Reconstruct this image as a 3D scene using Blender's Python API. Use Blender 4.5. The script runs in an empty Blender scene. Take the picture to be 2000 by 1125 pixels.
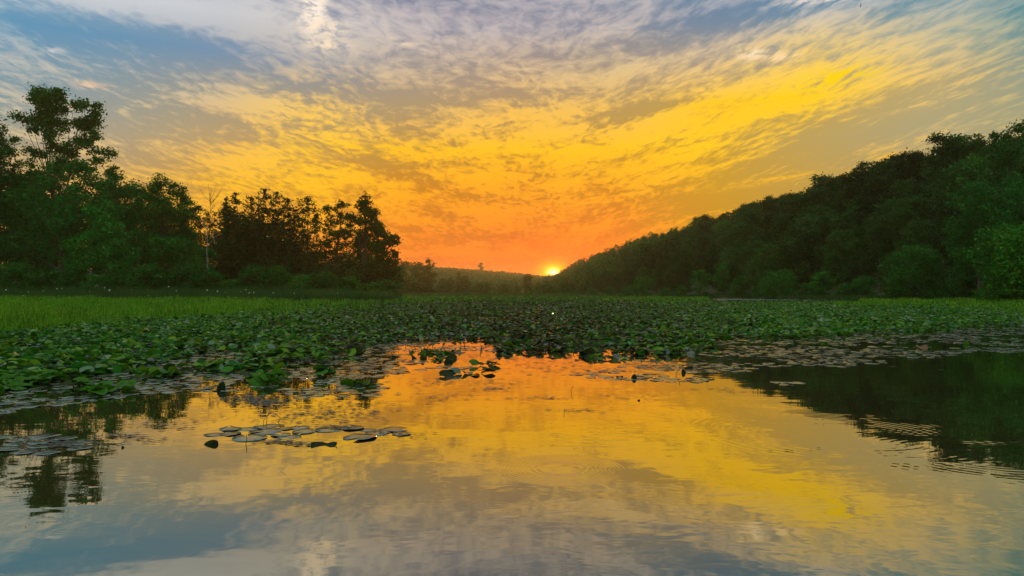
import bpy, math, random
import numpy as np
from mathutils import Vector
R = math.radians
random.seed(7)
scene = bpy.context.scene
COL = scene.collection
# ------------------------------------------------------------------ camera
CAMZ = 1.2
F = 1444.0            # focal length in photo pixels
HOR = 572.0
cd = bpy.data.cameras.new('camera'); cam = bpy.data.objects.new('camera', cd); COL.objects.link(cam)
cam.location = (0, 0, CAMZ); cam.rotation_euler = (R(90.377), 0, 0)
cd.sensor_width = 36; cd.lens = 26; cd.clip_start = 0.05; cd.clip_end = 9000
scene.camera = cam
scene.view_settings.view_transform = 'Standard'; scene.view_settings.look = 'None'
scene.view_settings.exposure = 0; scene.view_settings.gamma = 1
scene.render.resolution_x = 1024; scene.render.resolution_y = 576
try:
    scene.cycles.max_bounces = 6; scene.cycles.volume_bounces = 1
    scene.cycles.transparent_max_bounces = 8
except Exception: pass
SUN_AZ, SUN_EL = 3.2, 1.55

def lin(c):
    return tuple(((v/255)/12.92 if v <= 10 else (((v/255)+.055)/1.055)**2.4) for v in c)

class NT:
    def __init__(s, tree): s.t = tree; s.n = tree.nodes; s.l = tree.links
    def node(s, typ, **kw):
        n = s.n.new(typ)
        for k, v in kw.items(): setattr(n, k, v)
        return n
    def put(s, sock, v):
        if isinstance(v, bpy.types.NodeSocket): s.l.new(v, sock)
        elif v is not None: sock.default_value = v
    def m(s, op, a, b=None, c=None, clamp=False):
        n = s.node('ShaderNodeMath', operation=op, use_clamp=clamp)
        s.put(n.inputs[0], a)
        if b is not None: s.put(n.inputs[1], b)
        if c is not None: s.put(n.inputs[2], c)
        return n.outputs[0]
    def mix(s, f, a, b, typ='MIX', clampf=True):
        n = s.node('ShaderNodeMix', data_type='RGBA', blend_type=typ, clamp_factor=clampf)
        s.put(n.inputs[0], f)
        s.put(n.inputs[6], a if isinstance(a, bpy.types.NodeSocket) else (*a[:3], 1))
        s.put(n.inputs[7], b if isinstance(b, bpy.types.NodeSocket) else (*b[:3], 1))
        return n.outputs[2]
    def mr(s, v, a, b, c=0., d=1., smooth=False):
        n = s.node('ShaderNodeMapRange', interpolation_type='SMOOTHSTEP' if smooth else 'LINEAR')
        s.put(n.inputs[0], v); n.inputs[1].default_value = a; n.inputs[2].default_value = b
        n.inputs[3].default_value = c; n.inputs[4].default_value = d
        return n.outputs[0]
    def xyz(s, x, y, z):
        n = s.node('ShaderNodeCombineXYZ'); s.put(n.inputs[0], x); s.put(n.inputs[1], y); s.put(n.inputs[2], z)
        return n.outputs[0]
    def noise(s, vec, scale, detail=3, rough=.55, dist=0., out=0):
        n = s.node('ShaderNodeTexNoise'); s.put(n.inputs['Vector'], vec)
        n.inputs['Scale'].default_value = scale; n.inputs['Detail'].default_value = detail
        n.inputs['Roughness'].default_value = rough; n.inputs['Distortion'].default_value = dist
        return n.outputs[out]

# ------------------------------------------------------------------ world: sunset sky with high cloud
world = bpy.data.worlds.new("World"); scene.world = world; world.use_nodes = True
W = NT(world.node_tree); W.n.clear()
tc = W.node('ShaderNodeTexCoord'); sp = W.node('ShaderNodeSeparateXYZ'); W.l.new(tc.outputs['Generated'], sp.inputs[0])
dx, dy, dz = sp.outputs
D2 = 180/math.pi
az = W.m('MULTIPLY', W.m('ARCTAN2', dx, dy), D2)
el = W.m('MULTIPLY', W.m('ARCSINE', dz), D2)
# azimuth sample positions and rows of (gap colour, cloud colour, coverage bias)
AZ = [-180, -75, -36, -30, -22, -15, -8, 0, 8, 15, 22, 30, 36, 75]
BACK_FILL = 1.9
BG = ((88,112,140), (150,158,165), .5)
ROWS = [
 (0.0, [(230,80,30)]*0 + [((150,130,120),(170,145,125),.5), ((190,130,90),(205,145,95),.5)] + [((225,120,50),(235,135,50),.5)]*2 +
   [((232,110,30),(240,125,30),.5)]*2 + [((236,96,22),(242,108,22),.5), ((238,86,14),(245,96,14),.5), ((238,86,14),(245,98,14),.5)] + [((235,105,25),(240,120,25),.5)]*2 + [((225,120,50),(235,135,50),.5)]*2 + [((190,130,90),(205,145,95),.5)]),
 (2.2, [((140,135,135),(170,155,145),.5), ((195,145,100),(205,160,100),.5), ((215,150,60),(230,160,60),.5), ((218,145,50),(235,160,50),.5),
   ((228,118,24),(240,138,24),.5), ((230,100,12),(243,118,12),.5), ((232,88,6),(244,104,6),.5), ((230,72,2),(242,86,2),.5), ((232,78,4),(244,94,6),.5),
   ((225,120,20),(240,140,22),.5), ((220,135,35),(235,150,35),.5), ((215,150,60),(230,160,60),.5), ((210,150,70),(225,160,70),.5), ((190,145,100),(205,160,100),.5)]),
 (4.8, [((130,135,140),(170,160,155),.5), ((180,150,115),(200,165,115),.5), ((205,155,85),(225,170,75),.5), ((212,155,70),(235,170,60),.5),
   ((222,150,40),(245,170,35),.5), ((228,145,18),(248,165,15),.5), ((220,114,8),(246,136,6),.5), ((206,98,14),(246,124,6),.5), ((222,112,8),(246,130,6),.5),
   ((212,145,22),(236,162,25),.5), ((212,155,45),(232,170,45),.5), ((205,155,70),(225,170,70),.5), ((195,155,85),(215,170,85),.5), ((175,150,115),(195,165,120),.5)]),
 (8.0, [((115,130,145),(165,160,160),.5), ((150,150,140),(190,170,140),.5), ((180,160,120),(215,180,115),.45), ((188,158,110),(225,180,100),.4),
   ((212,158,60),(250,188,42),.5), ((214,152,36),(254,190,20),.58), ((206,130,16),(253,168,6),.55), ((196,120,20),(252,160,6),.52), ((206,130,14),(253,168,6),.55),
   ((206,155,30),(248,180,20),.45), ((200,162,75),(238,182,60),.35), ((190,168,110),(222,180,95),.35), ((180,160,100),(205,175,100),.4), ((140,150,130),(180,170,140),.5)]),
 (11.0, [((105,128,150),(160,160,165),.5), ((125,145,155),(170,165,155),.5), ((150,160,155),(190,182,160),.5), ((170,165,145),(208,188,145),.5),
   ((192,164,112),(238,186,92),.45), ((198,158,84),(255,200,40),.52), ((194,148,58),(253,190,24),.52), ((192,142,42),(255,190,14),.55), ((198,150,40),(255,192,14),.55),
   ((202,158,45),(255,200,12),.55), ((194,166,95),(242,192,62),.42), ((180,170,130),(218,186,118),.35), ((170,168,130),(195,180,120),.4), ((120,145,145),(165,165,150),.5)]),
 (14.0, [((98,125,150),(155,158,165),.5), ((105,140,165),(160,165,165),.5), ((115,158,178),(180,182,178),.4), ((135,160,170),(196,188,168),.4),
   ((162,158,142),(208,186,148),.5), ((172,158,128),(246,200,98),.42), ((180,156,116),(222,182,112),.5), ((184,152,104),(240,188,86),.5), ((190,157,94),(236,188,88),.52),
   ((200,162,70),(255,200,22),.58), ((206,168,70),(255,206,5),.62), ((194,175,122),(236,196,112),.45), ((140,162,150),(190,178,132),.4), ((95,135,155),(150,160,160),.5)]),
 (17.0, [((90,120,150),(150,158,168),.5), ((90,135,170),(150,162,172),.5), ((96,156,192),(146,176,194),.3), ((98,154,190),(152,172,186),.3),
   ((116,152,182),(170,172,178),.38), ((130,150,172),(186,178,168),.48), ((158,152,150),(204,184,158),.5), ((166,150,138),(216,188,148),.52), ((164,150,136),(214,188,142),.52),
   ((164,156,142),(226,194,142),.55), ((166,165,148),(246,206,104),.55), ((134,166,166),(206,190,150),.45), ((84,146,155),(150,170,155),.4), ((75,125,155),(140,158,165),.5)]),
 (19.6, [((88,118,150),(150,158,168),.5), ((110,145,175),(165,175,185),.5), ((140,172,196),(202,208,212),.6), ((146,174,196),(204,208,212),.62),
   ((142,164,186),(196,200,206),.6), ((148,160,176),(206,200,196),.55), ((146,152,172),(196,186,184),.5), ((142,146,164),(190,180,180),.5), ((134,146,162),(196,184,178),.5),
   ((112,140,166),(184,180,182),.5), ((104,144,170),(196,192,186),.45), ((92,148,170),(165,178,182),.4), ((62,134,160),(115,156,170),.35), ((65,115,150),(130,152,165),.5)]),
 (22.5, [((85,115,148),(145,155,168),.5), ((85,120,160),(150,165,180),.5), ((104,148,190),(176,192,206),.5), ((110,148,188),(182,192,204),.5),
   ((116,146,180),(186,190,200),.5), ((134,150,178),(200,194,194),.5), ((124,136,166),(180,174,182),.5), ((108,130,160),(170,168,180),.5), ((100,132,164),(174,172,182),.5),
   ((84,134,172),(164,174,188),.5), ((80,138,176),(190,190,190),.45), ((64,134,168),(126,160,180),.4), ((56,124,158),(100,148,168),.35), ((60,110,150),(120,148,165),.5)]),
 (40.0, [((80,108,145),(140,150,165),.5)]*14),
 (90.0, [((74,100,140),(130,142,160),.5)]*14),
]
azf = W.mr(az, -180, 180)
def ramp(cols):
    n = W.node('ShaderNodeValToRGB'); cr = n.color_ramp; cr.interpolation = 'B_SPLINE' if False else 'LINEAR'
    pts = [((a+180)/360, c) for a, c in zip(AZ, cols)] + [(1.0, cols[0])]
    cr.elements[0].position = pts[0][0]; cr.elements[1].position = 1.0
    for p, c in pts[1:-1]: cr.elements.new(p)
    for e, (p, c) in zip(cr.elements, pts): e.position = p; e.color = c
    W.l.new(azf, n.inputs[0]); return n
gap = cloud = bias = None
for i, (e, row) in enumerate(ROWS):
    g = ramp([(*[v*.90 for v in lin(c[0])], 1) for c in row]); c_ = ramp([(*[v*1.04 for v in lin(c[1])], c[2]) for c in row])
    if i == 0: gap, cloud, bias = g.outputs[0], c_.outputs[0], c_.outputs[1]
    else:
        f = W.mr(el, ROWS[i-1][0], e)
        gap = W.mix(f, gap, g.outputs[0]); cloud = W.mix(f, cloud, c_.outputs[0])
        mx = W.node('ShaderNodeMix', data_type='FLOAT'); W.put(mx.inputs[0], f); W.put(mx.inputs[2], bias); W.put(mx.inputs[3], c_.outputs[1]); bias = mx.outputs[0]
# cloud sheet coordinates: perspective of a high layer, streets bending away from the sun's azimuth
a1 = W.m('SUBTRACT', az, 2.0)
bend = W.m('SUBTRACT', W.m('SQRT', W.m('ADD', W.m('MULTIPLY', a1, a1), 30.)), 5.4)
slope = W.mr(az, -14, 20, .02, .23, True)
el2 = W.m('SUBTRACT', el, W.m('MULTIPLY', bend, slope))
ep = W.m('MAXIMUM', W.m('ADD', el, 7.), 1.)
U = W.m('MULTIPLY', W.m('DIVIDE', a1, ep), 3.2)
V = W.m('MULTIPLY', W.m('LOGARITHM', ep, math.e), 6.0)
V2 = W.m('ADD', V, W.m('MULTIPLY', W.m('DIVIDE', W.m('MULTIPLY', bend, slope), ep), -6.))
P = W.xyz(U, V2, 0)
warp = W.node('ShaderNodeVectorMath', operation='MULTIPLY_ADD')
wn = W.noise(P, 1.3, 3, .55, 0, 1)
W.l.new(wn, warp.inputs[0]); warp.inputs[1].default_value = (.55, .38, 0); W.l.new(P, warp.inputs[2])
PW = warp.outputs[0]
mp = W.node('ShaderNodeMapping'); W.l.new(PW, mp.inputs[0]); mp.inputs['Scale'].default_value = (1.05, 1.8, 1)
n1 = W.noise(mp.outputs[0], 1.05, 8, .56)
mp2 = W.node('ShaderNodeMapping'); W.l.new(PW, mp2.inputs[0]); mp2.inputs['Scale'].default_value = (2.2, 2.3, 1); mp2.inputs['Location'].default_value = (4, 7, 0)
n2 = W.noise(mp2.outputs[0], 3.4, 6, .60, .12)
nn = W.m('ADD', W.m('MULTIPLY', n1, .52), W.m('MULTIPLY', n2, .48))
t = W.m('ADD', W.m('MULTIPLY', W.m('SUBTRACT', nn, .5), W.mr(el, 12, 18, 6.0, 3.8, True)), bias)
def cover(a, e, wa, we, amt, tilt=0.):
    # a bank of cloud (amt > 0) or a clear lane (amt < 0) at azimuth a, elevation e
    global t
    x = W.m('SUBTRACT', az, a); y = W.m('SUBTRACT', W.m('SUBTRACT', el, e), W.m('MULTIPLY', x, tilt))
    q = W.m('ADD', W.m('POWER', W.m('ABSOLUTE', W.m('DIVIDE', x, wa)), 2.), W.m('POWER', W.m('ABSOLUTE', W.m('DIVIDE', y, we)), 2.))
    t = W.m('ADD', t, W.m('MULTIPLY', W.m('POWER', 2.718, W.m('MULTIPLY', q, -1.)), amt))
cover(-27, 19.3, 13, 1.1, .7, -.05); cover(-27, 16.9, 9, 1.1, -.42, -.06)
cover(-13, 11.4, 3.2, .7, .55, -.12); cover(-19.5, 9.2, 4.5, .8, .6, .0); cover(-18.5, 13.6, 4.0, .5, .45, .06)
cover(-17, 11.0, 3.5, .5, -.45); cover(-9.5, 9.9, 3.5, .6, -.6, -.1)
cover(3, 12.5, 3.0, 2.2, .4, .5); cover(-3.5, 11.6, 3.5, 1.6, .35); cover(0, 6.6, 6, 1.0, .35, .1)
cover(14, 12.2, 10, .9, .6, .16); cover(21, 15.0, 7, .8, .6, .2); cover(8, 9.0, 6.0, .9, .35, .1)
cover(-5, 14.6, 7, .7, -.45, .05); cover(9, 13.7, 5, .5, -.45, .12); cover(17, 7.0, 6, .8, -.7, .12); cover(22, 10.0, 7, .7, -.7, .2)
cover(-3, 4.2, 5, .35, -.5, .06); cover(-4, 3.1, 6, .3, .3)
cover(25, 12.2, 9, .9, -.45, .2); cover(23, 8.2, 9, 1.8, -.45, .15); cover(-27, 12, 6, 2.2, -.5); cover(-14, 15, 6, .6, -.35)
cover(17, 19.8, 5, .8, -.6, .1); cover(13, 18.2, 4, .5, -.5, .2); cover(8, 16.5, 6, .8, .3, .1)
fac = W.mr(t, 0, 1, 0, 1, True)
skyc = W.mix(fac, gap, cloud)
# single brighter cloud plumes: (az, el, half width, half height, colour, strength)
def blob(a, e, wa, we, tilt=0.):
    x = W.m('SUBTRACT', az, a); y = W.m('SUBTRACT', W.m('SUBTRACT', el, e), W.m('MULTIPLY', x, tilt))
    q = W.m('ADD', W.m('POWER', W.m('ABSOLUTE', W.m('DIVIDE', x, wa)), 2.), W.m('POWER', W.m('ABSOLUTE', W.m('DIVIDE', y, we)), 2.))
    return W.m('POWER', 2.718, W.m('MULTIPLY', q, -1.))
n3 = W.mr(n2, .36, .64, 0, 1, True)
def plume(a, e, wa, we, col, st, tilt=0.):
    global skyc
    f = W.m('MULTIPLY', W.m('MULTIPLY', blob(a, e, wa, we, tilt), n3), st, clamp=True)
    skyc = W.mix(f, skyc, lin(col))
plume(-15.0, 20.6, .9, 1.5, (255,240,220), 1.6)
plume(-14.3, 19.2, 1.5, .55, (255,232,205), 1.4)
plume(-14.0, 18.1, 1.5, .45, (250,226,195), 1.2)
plume(22.8, 20.2, 3.2, .35, (225,215,205), 1.5, .03)
plume(18.2, 17.1, 1.2, .35, (248,222,180), 1.4)
plume(20.2, 16.7, 1.0, .35, (252,216,160), 1.4)
plume(24.0, 15.0, 2.6, .7, (255,212,0), 1.3, .12)
plume(-8.0, 18.4, 1.5, .25, (225,205,185), 1.2, -.3)
plume(-29.5, 13.7, 1.0, .28, (225,195,165), 1.3)
plume(-31.8, 15.6, .5, .25, (205,205,205), 1.1)
plume(19.2, 8.2, 3.0, .25, (246,184,40), 1.2, .12)
plume(27.0, 9.4, 1.3, .2, (245,188,60), 1.2, .08)
# the sun's glow and disc
sx = W.m('SUBTRACT', az, SUN_AZ); sy = W.m('SUBTRACT', el, SUN_EL)
r2 = W.m('ADD', W.m('MULTIPLY', W.m('MULTIPLY', sx, sx), .55), W.m('MULTIPLY', sy, sy))
def glow(k): return W.m('POWER', 2.718, W.m('MULTIPLY', r2, -1./(k*k)))
def addc(f, col, s):
    global skyc
    skyc = W.mix(W.m('MULTIPLY', f, s), skyc, col, 'ADD', clampf=False)
addc(glow(3.2), (1.0, .02, 0), .28)
addc(glow(1.0), (1.0, .30, .0), .7)
addc(glow(.55), (1.0, .45, .0), 2.0)
addc(glow(.24), (1.0, .80, .30), 4.0)
nis = W.node('ShaderNodeTexSky', sky_type='NISHITA'); nis.sun_disc = False
nis.sun_elevation = R(SUN_EL); nis.sun_rotation = R(SUN_AZ)
skyc = W.mix(.004, skyc, nis.outputs[0], 'ADD')
# fill light added to the unseen sky behind the viewer and overhead, for the foliage
bk = W.m('MAXIMUM', W.mr(W.m('ABSOLUTE', az), 55, 110, 0, 1, True), W.mr(el, 30, 55, 0, 1, True))
bk = W.m('MULTIPLY', bk, W.mr(el, 0, 45, .15, 1.5, True))
skyc = W.mix(1., skyc, W.xyz(*[W.m('ADD', 1., W.m('MULTIPLY', bk, BACK_FILL*q)) for q in (1.05, 1., .55)]), 'MULTIPLY', clampf=False)
SKY_STRENGTH = 1.0
bgn = W.node('ShaderNodeBackground'); W.l.new(skyc, bgn.inputs[0]); bgn.inputs[1].default_value = SKY_STRENGTH
wo = W.node('ShaderNodeOutputWorld'); W.l.new(bgn.outputs[0], wo.inputs[0])
world.cycles.sampling_method = 'MANUAL'; world.cycles.sample_map_resolution = 1024
# ------------------------------------------------------------------ sun
sd = bpy.data.lights.new('sun', 'SUN'); sd.energy = 2.0; sd.angle = R(.5); sd.color = (1, .52, .2)
sun = bpy.data.objects.new('sun', sd); COL.objects.link(sun)
sdir = Vector((math.sin(R(SUN_AZ))*math.cos(R(SUN_EL)), math.cos(R(SUN_AZ))*math.cos(R(SUN_EL)), math.sin(R(SUN_EL))))
sun.rotation_euler = sdir.to_track_quat('Z', 'Y').to_euler()
sun.location = (0, 0, 60)
#SPLIT
# ------------------------------------------------------------------ helpers
rng = np.random.default_rng(11)
def X(px, D): return (px-1000)/F*D
def Z(py, D): return CAMZ + (HOR-py)/F*D
def mesh_np(name, verts, faces, mats, smooth=False):
    verts = np.asarray(verts, np.float32); faces = np.asarray(faces, np.int32)
    me = bpy.data.meshes.new(name); n, k = faces.shape
    me.vertices.add(len(verts)); me.vertices.foreach_set('co', verts.ravel())
    me.loops.add(n*k); me.loops.foreach_set('vertex_index', faces.ravel())
    me.polygons.add(n); me.polygons.foreach_set('loop_start', np.arange(n, dtype=np.int32)*k)
    me.polygons.foreach_set('loop_total', np.full(n, k, np.int32))
    if smooth: me.polygons.foreach_set('use_smooth', np.ones(n, bool))
    for m in (mats if isinstance(mats, (list, tuple)) else [mats]): me.materials.append(m)
    me.update(calc_edges=True); return me
def tag(o, label=None, cat=None, group=None, kind=None):
    if label: o['label'] = label
    if cat: o['category'] = cat
    if group: o['group'] = group
    if kind: o['kind'] = kind
    return o
def obj(name, me, parent=None, loc=(0, 0, 0)):
    o = bpy.data.objects.new(name, me); COL.objects.link(o); o.location = loc
    if parent: o.parent = parent
    return o
def empty(name, loc, rz=0):
    o = bpy.data.objects.new(name, None); COL.objects.link(o); o.location = loc; o.rotation_euler = (0, 0, rz)
    o.empty_display_size = .3; return o
def ss(a, b, x):
    t = np.clip((x-a)/(b-a), 0, 1); return t*t*(3-2*t)
def vnoise(x, y, seed=0):
    # cheap smooth value noise
    xi = np.floor(x).astype(int); yi = np.floor(y).astype(int); xf = x-xi; yf = y-yi
    def h(a, b):
        v = np.sin(a*127.1+b*311.7+seed*74.7)*43758.5453; return v-np.floor(v)
    u = xf*xf*(3-2*xf); v = yf*yf*(3-2*yf)
    return (h(xi, yi)*(1-u)+h(xi+1, yi)*u)*(1-v)+(h(xi, yi+1)*(1-u)+h(xi+1, yi+1)*u)*v
def tube(pts, rads, sides=6):
    vs = []; fs = []; pts = [Vector(p) for p in pts]
    for i, p in enumerate(pts):
        d = (pts[min(i+1, len(pts)-1)]-pts[max(i-1, 0)]).normalized()
        a = d.orthogonal().normalized(); b = d.cross(a)
        if i and a.dot(pa) < 0: a, b = -a, -b
        pa = a
        for k in range(sides):
            t = 2*math.pi*k/sides; vs.append(p+(a*math.cos(t)+b*math.sin(t))*rads[i])
    for i in range(len(pts)-1):
        for k in range(sides):
            fs.append((i*sides+k, i*sides+(k+1) % sides, (i+1)*sides+(k+1) % sides, (i+1)*sides+k))
    return np.array([tuple(v) for v in vs]), np.array(fs)
def join(parts):
    vs = []; fs = []; n = 0
    for v, f in parts: vs.append(v); fs.append(np.asarray(f)+n); n += len(v)
    return np.concatenate(vs), np.concatenate(fs)

# ------------------------------------------------------------------ materials
def mat(name):
    m = bpy.data.materials.new(name); m.use_nodes = True; t = NT(m.node_tree)
    return m, t, t.n['Principled BSDF']
PADVAR = 1
def leaf_mat(name, c1, c2, c3, rough=.55, trans=.25, clump=.35, objcol=True, spec=.3, ior=None):
    m, t, b = mat(name)
    geo = t.node('ShaderNodeNewGeometry'); tcn = t.node('ShaderNodeTexCoord')
    n = t.noise(tcn.outputs['Object'], clump, 3, .6)
    f = t.mr(n, .35, .65)
    rpi = geo.outputs['Random Per Island']
    c = t.mix(f, c1, c2); c = t.mix(t.m('MULTIPLY', t.m('POWER', rpi, 3.), .8), c, c3)
    if objcol:
        oi = t.node('ShaderNodeObjectInfo'); c = t.mix(1., c, oi.outputs['Color'], 'MULTIPLY')
    if ior:
        oi = t.node('ShaderNodeObjectInfo'); q = t.mr(oi.outputs['Random'], 0, 1, .45, 1.25)
        vein = t.mr(t.noise(tcn.outputs['Object'], 5., 4, .7), .3, .7, .6, 1.2); q = t.m('MULTIPLY', q, vein)
        c = t.mix(1., c, t.xyz(q, q, t.m('MULTIPLY', q, .9)), 'MULTIPLY')
    t.put(b.inputs['Base Color'], c); b.inputs['Roughness'].default_value = abs(rough)
    b.inputs['Specular IOR Level'].default_value = spec
    if ior: b.inputs['IOR'].default_value = ior
    if rough < 0:     # a few leaves are wet and shiny, the rest dull
        wet = t.m('GREATER_THAN', t.m('FRACT', t.m('MULTIPLY', rpi, 37.3)), .84)
        t.put(b.inputs['Roughness'], t.mr(wet, 0, 1, .5, .34)); t.put(b.inputs['Specular IOR Level'], t.mr(wet, 0, 1, spec, 1.))
    if trans:
        tr = t.node('ShaderNodeBsdfTranslucent'); t.put(tr.inputs[0], c)
        mx = t.node('ShaderNodeMixShader'); mx.inputs[0].default_value = trans
        t.l.new(b.outputs[0], mx.inputs[1]); t.l.new(tr.outputs[0], mx.inputs[2])
        t.l.new(mx.outputs[0], t.n['Material Output'].inputs[0])
    return m
M = {}
M['leaf'] = leaf_mat('tree_leaves', (.005, .065, .010), (.022, .15, .020), (.06, .17, .02), spec=.08, clump=.5)
M['needle'] = leaf_mat('conifer_needles', (.010, .05, .012), (.025, .085, .014), (.05, .095, .02), trans=.1, spec=.1)
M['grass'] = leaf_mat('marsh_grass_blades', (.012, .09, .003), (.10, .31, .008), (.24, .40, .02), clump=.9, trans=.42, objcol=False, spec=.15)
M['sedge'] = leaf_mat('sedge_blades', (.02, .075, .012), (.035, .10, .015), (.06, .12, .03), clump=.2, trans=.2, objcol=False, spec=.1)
M['lily'] = leaf_mat('raised_lily_leaf', (.003, .035, .002), (.025, .17, .006), (.18, .30, .012), rough=-1, clump=1.6, trans=.28, objcol=False, spec=.06)
M['lily_shaded_olive'] = leaf_mat('shaded_olive_brown_lily_leaf', (.006, .014, .003), (.022, .036, .005), (.10, .085, .012), rough=-1, clump=1.6, trans=.2, objcol=False, spec=.06)  # olive-brown leaves, colour darkened further for the shade seen against the sun
M['pad'] = leaf_mat('floating_lily_pad', (.06, .09, .04), (.09, .12, .055), (.15, .13, .06), rough=.2, clump=.8, trans=0, objcol=False, spec=.5, ior=2.2)
M['dark_leaf'] = leaf_mat('dark_curled_leaf', (.004, .012, .004), (.012, .025, .006), (.02, .03, .01), rough=.6, clump=6, trans=0, objcol=False, spec=.06)
M['brown_leaf'] = leaf_mat('withered_leaf', (.16, .06, .03), (.22, .10, .04), (.2, .12, .04), rough=.6, clump=5, trans=.2, objcol=False)
def plain(name, col, rough=.7, col2=None, sc=4):
    m, t, b = mat(name)
    tcn = t.node('ShaderNodeTexCoord'); n = t.noise(tcn.outputs['Object'], sc, 4, .6)
    t.put(b.inputs['Base Color'], t.mix(t.mr(n, .3, .7), col, col2 or tuple(v*.6 for v in col)))
    b.inputs['Roughness'].default_value = rough; return m
M['bark'] = plain('bark', (.07, .05, .035), .85)
M['pale_bark'] = plain('pale_dead_bark', (.20, .19, .16), .8)
M['ground'] = plain('undergrowth_soil', (.022, .040, .012), .95, (.05, .05, .02), .3)
M['gravel'] = plain('path_gravel', (.30, .29, .26), .95, (.2, .2, .17), 3)
M['petal'] = plain('white_petals', (.55, .55, .48), .6, (.6, .6, .55), 20)
M['stem'] = plain('wet_stem', (.03, .035, .015), .5)
M['bird'] = plain('dark_feathers', (.02, .02, .022), .7)
M['debris'] = plain('floating_plant_scraps', (.035, .035, .015), .6, (.06, .05, .025), 9)

# water: smooth, dark, gently rippled
wm, t, b = mat('pond_water')
geo = t.node('ShaderNodeNewGeometry'); pos = geo.outputs['Position']
mpn = t.node('ShaderNodeMapping'); t.l.new(pos, mpn.inputs[0]); mpn.inputs['Scale'].default_value = (.55, 1.0, 1); mpn.inputs['Rotation'].default_value = (0, 0, R(-12))
wa = t.noise(mpn.outputs[0], 1.1, 3, .5, .4)
wb = t.noise(mpn.outputs[0], 6.0, 2, .5, .6)
wmsk = t.mr(t.noise(pos, .22, 2, .5), .42, .66, .10, 1., True)
hgt = t.m('ADD', t.m('MULTIPLY', wa, .0036), t.m('MULTIPLY', t.m('MULTIPLY', wb, wmsk), .0015))
def ring(cx, cy, r0, r1, lam, amp, spread):
    global hgt
    v = t.node('ShaderNodeVectorMath', operation='DISTANCE'); t.l.new(pos, v.inputs[0]); v.inputs[1].default_value = (cx, cy, 0)
    d = v.outputs['Value']
    env = t.m('MULTIPLY', t.mr(d, r0-spread, r0, 0, 1, True), t.mr(d, r1, r1+spread, 1, 0, True))
    s = t.m('SINE', t.m('MULTIPLY', d, 2*math.pi/lam))
    hgt = t.m('ADD', hgt, t.m('MULTIPLY', t.m('MULTIPLY', s, env), amp))
ring(X(1095, 5.05), 5.05, .17, .19, .045, .0004, .05)
ring(X(1095, 5.05), 5.05, .24, .42, .03, .00012, .05)
keep_ = hgt; hgt = 0.
ring(X(1640, 6.3), 6.3, .75, 1.1, .085, .00028, .3)
ring(X(1900, 5.6), 5.4, .5, .9, .075, .0002, .3)
hgt = t.m('ADD', keep_, t.m('MULTIPLY', hgt, t.mr(t.noise(pos, 1.9, 3, .6), .47, .62, 0, 1, True)))
bump = t.node('ShaderNodeBump'); bump.inputs['Strength'].default_value = 1.; bump.inputs['Distance'].default_value = 1.
t.put(bump.inputs['Height'], hgt)
gl = t.node('ShaderNodeBsdfGlossy'); gl.inputs['Roughness'].default_value = .015; gl.inputs['Color'].default_value = (1, .945, .76, 1)
t.l.new(bump.outputs[0], gl.inputs['Normal'])
df = t.node('ShaderNodeBsdfDiffuse'); df.inputs['Color'].default_value = (.022, .026, .009, 1)
fr = t.node('ShaderNodeLayerWeight'); t.l.new(bump.outputs[0], fr.inputs['Normal'])
refl = t.mr(t.m('POWER', fr.outputs['Facing'], 3.), 0, 1, .20, 1.)
mx = t.node('ShaderNodeMixShader'); t.l.new(refl, mx.inputs[0]); t.l.new(df.outputs[0], mx.inputs[1]); t.l.new(gl.outputs[0], mx.inputs[2])
t.l.new(mx.outputs[0], t.n['Material Output'].inputs[0])

# ------------------------------------------------------------------ terrain
HY = [55, 96, 140, 173, 200, 250, 320, 400, 550, 700, 850, 1000, 1100]
XS = [60, 66, 58, 50, 49, 46, 42, 36, 34, 36, 40, 45, 50]
XR = [100, 98, 97, 99, 101, 104, 108, 111, 95, 82, 72, 62, 58]
HT = [17, 19, 20, 21, 22, 25, 27, 29, 30, 27, 22, 8, 0]
def ridge_m(y): return np.interp(y, HY, HT)
def groundz(x, y):
    x = np.asarray(x, float); y = np.asarray(y, float)
    z = np.full(np.broadcast(x, y).shape, -.8)
    # right hill
    xs = np.interp(y, HY, XS); xr = np.interp(y, HY, XR); h = np.interp(y, HY, HT)
    s = (x-xs)/(xr-xs)
    up = np.clip(s, 0, 1)**1.1*h
    back = ss(1.1, 2.6, s)
    hill = np.where(s > 0, up*(1-.8*back)+.35, -.8+1.15*ss(-.12, 0, s))
    hill = np.where(y < 55, -.8+(hill+.8)*ss(30, 55, y), hill)
    z = np.maximum(z, hill)
    # left bank
    xl = np.interp(y, [60, 100, 125, 160, 220], [-45, -17.5, -18.5, -24, -45])
    bank = -.8+ss(0, 8, xl-x)*ss(88, 100, y)*1.5
    bank = bank+ss(8, 60, xl-x)*ss(100, 150, y)*1.5
    z = np.maximum(z, bank)
    # marsh flats at the head of the pond
    z = np.maximum(z, -.8+ss(230, 300, y+.15*x)*.95)
    # far ridge
    rr = np.interp(x, [-2000, -900, -260, -140, 0, 70, 160, 600, 2000], [30, 40, 42, 37, 26, 18, 10, 25, 30])
    z = np.maximum(z, ss(620, 1250, y)*rr)
    # low wooded hump in front of the sun
    z = z + 0
    return z+.25*(vnoise(x*.15, y*.15)-.5)*(z > .1)
ang = np.linspace(0, 2*math.pi, 361)[:-1]
rad = np.concatenate([[0.5], np.geomspace(3, 1650, 110)])
gx = np.sin(ang)[None, :]*rad[:, None]; gy = np.cos(ang)[None, :]*rad[:, None]
gz = groundz(gx, gy); nr, na = gx.shape
gv = np.stack([gx, gy, gz], -1).reshape(-1, 3)
ii, jj = np.meshgrid(np.arange(nr-1), np.arange(na), indexing='ij'); j2 = (jj+1) % na
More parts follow.
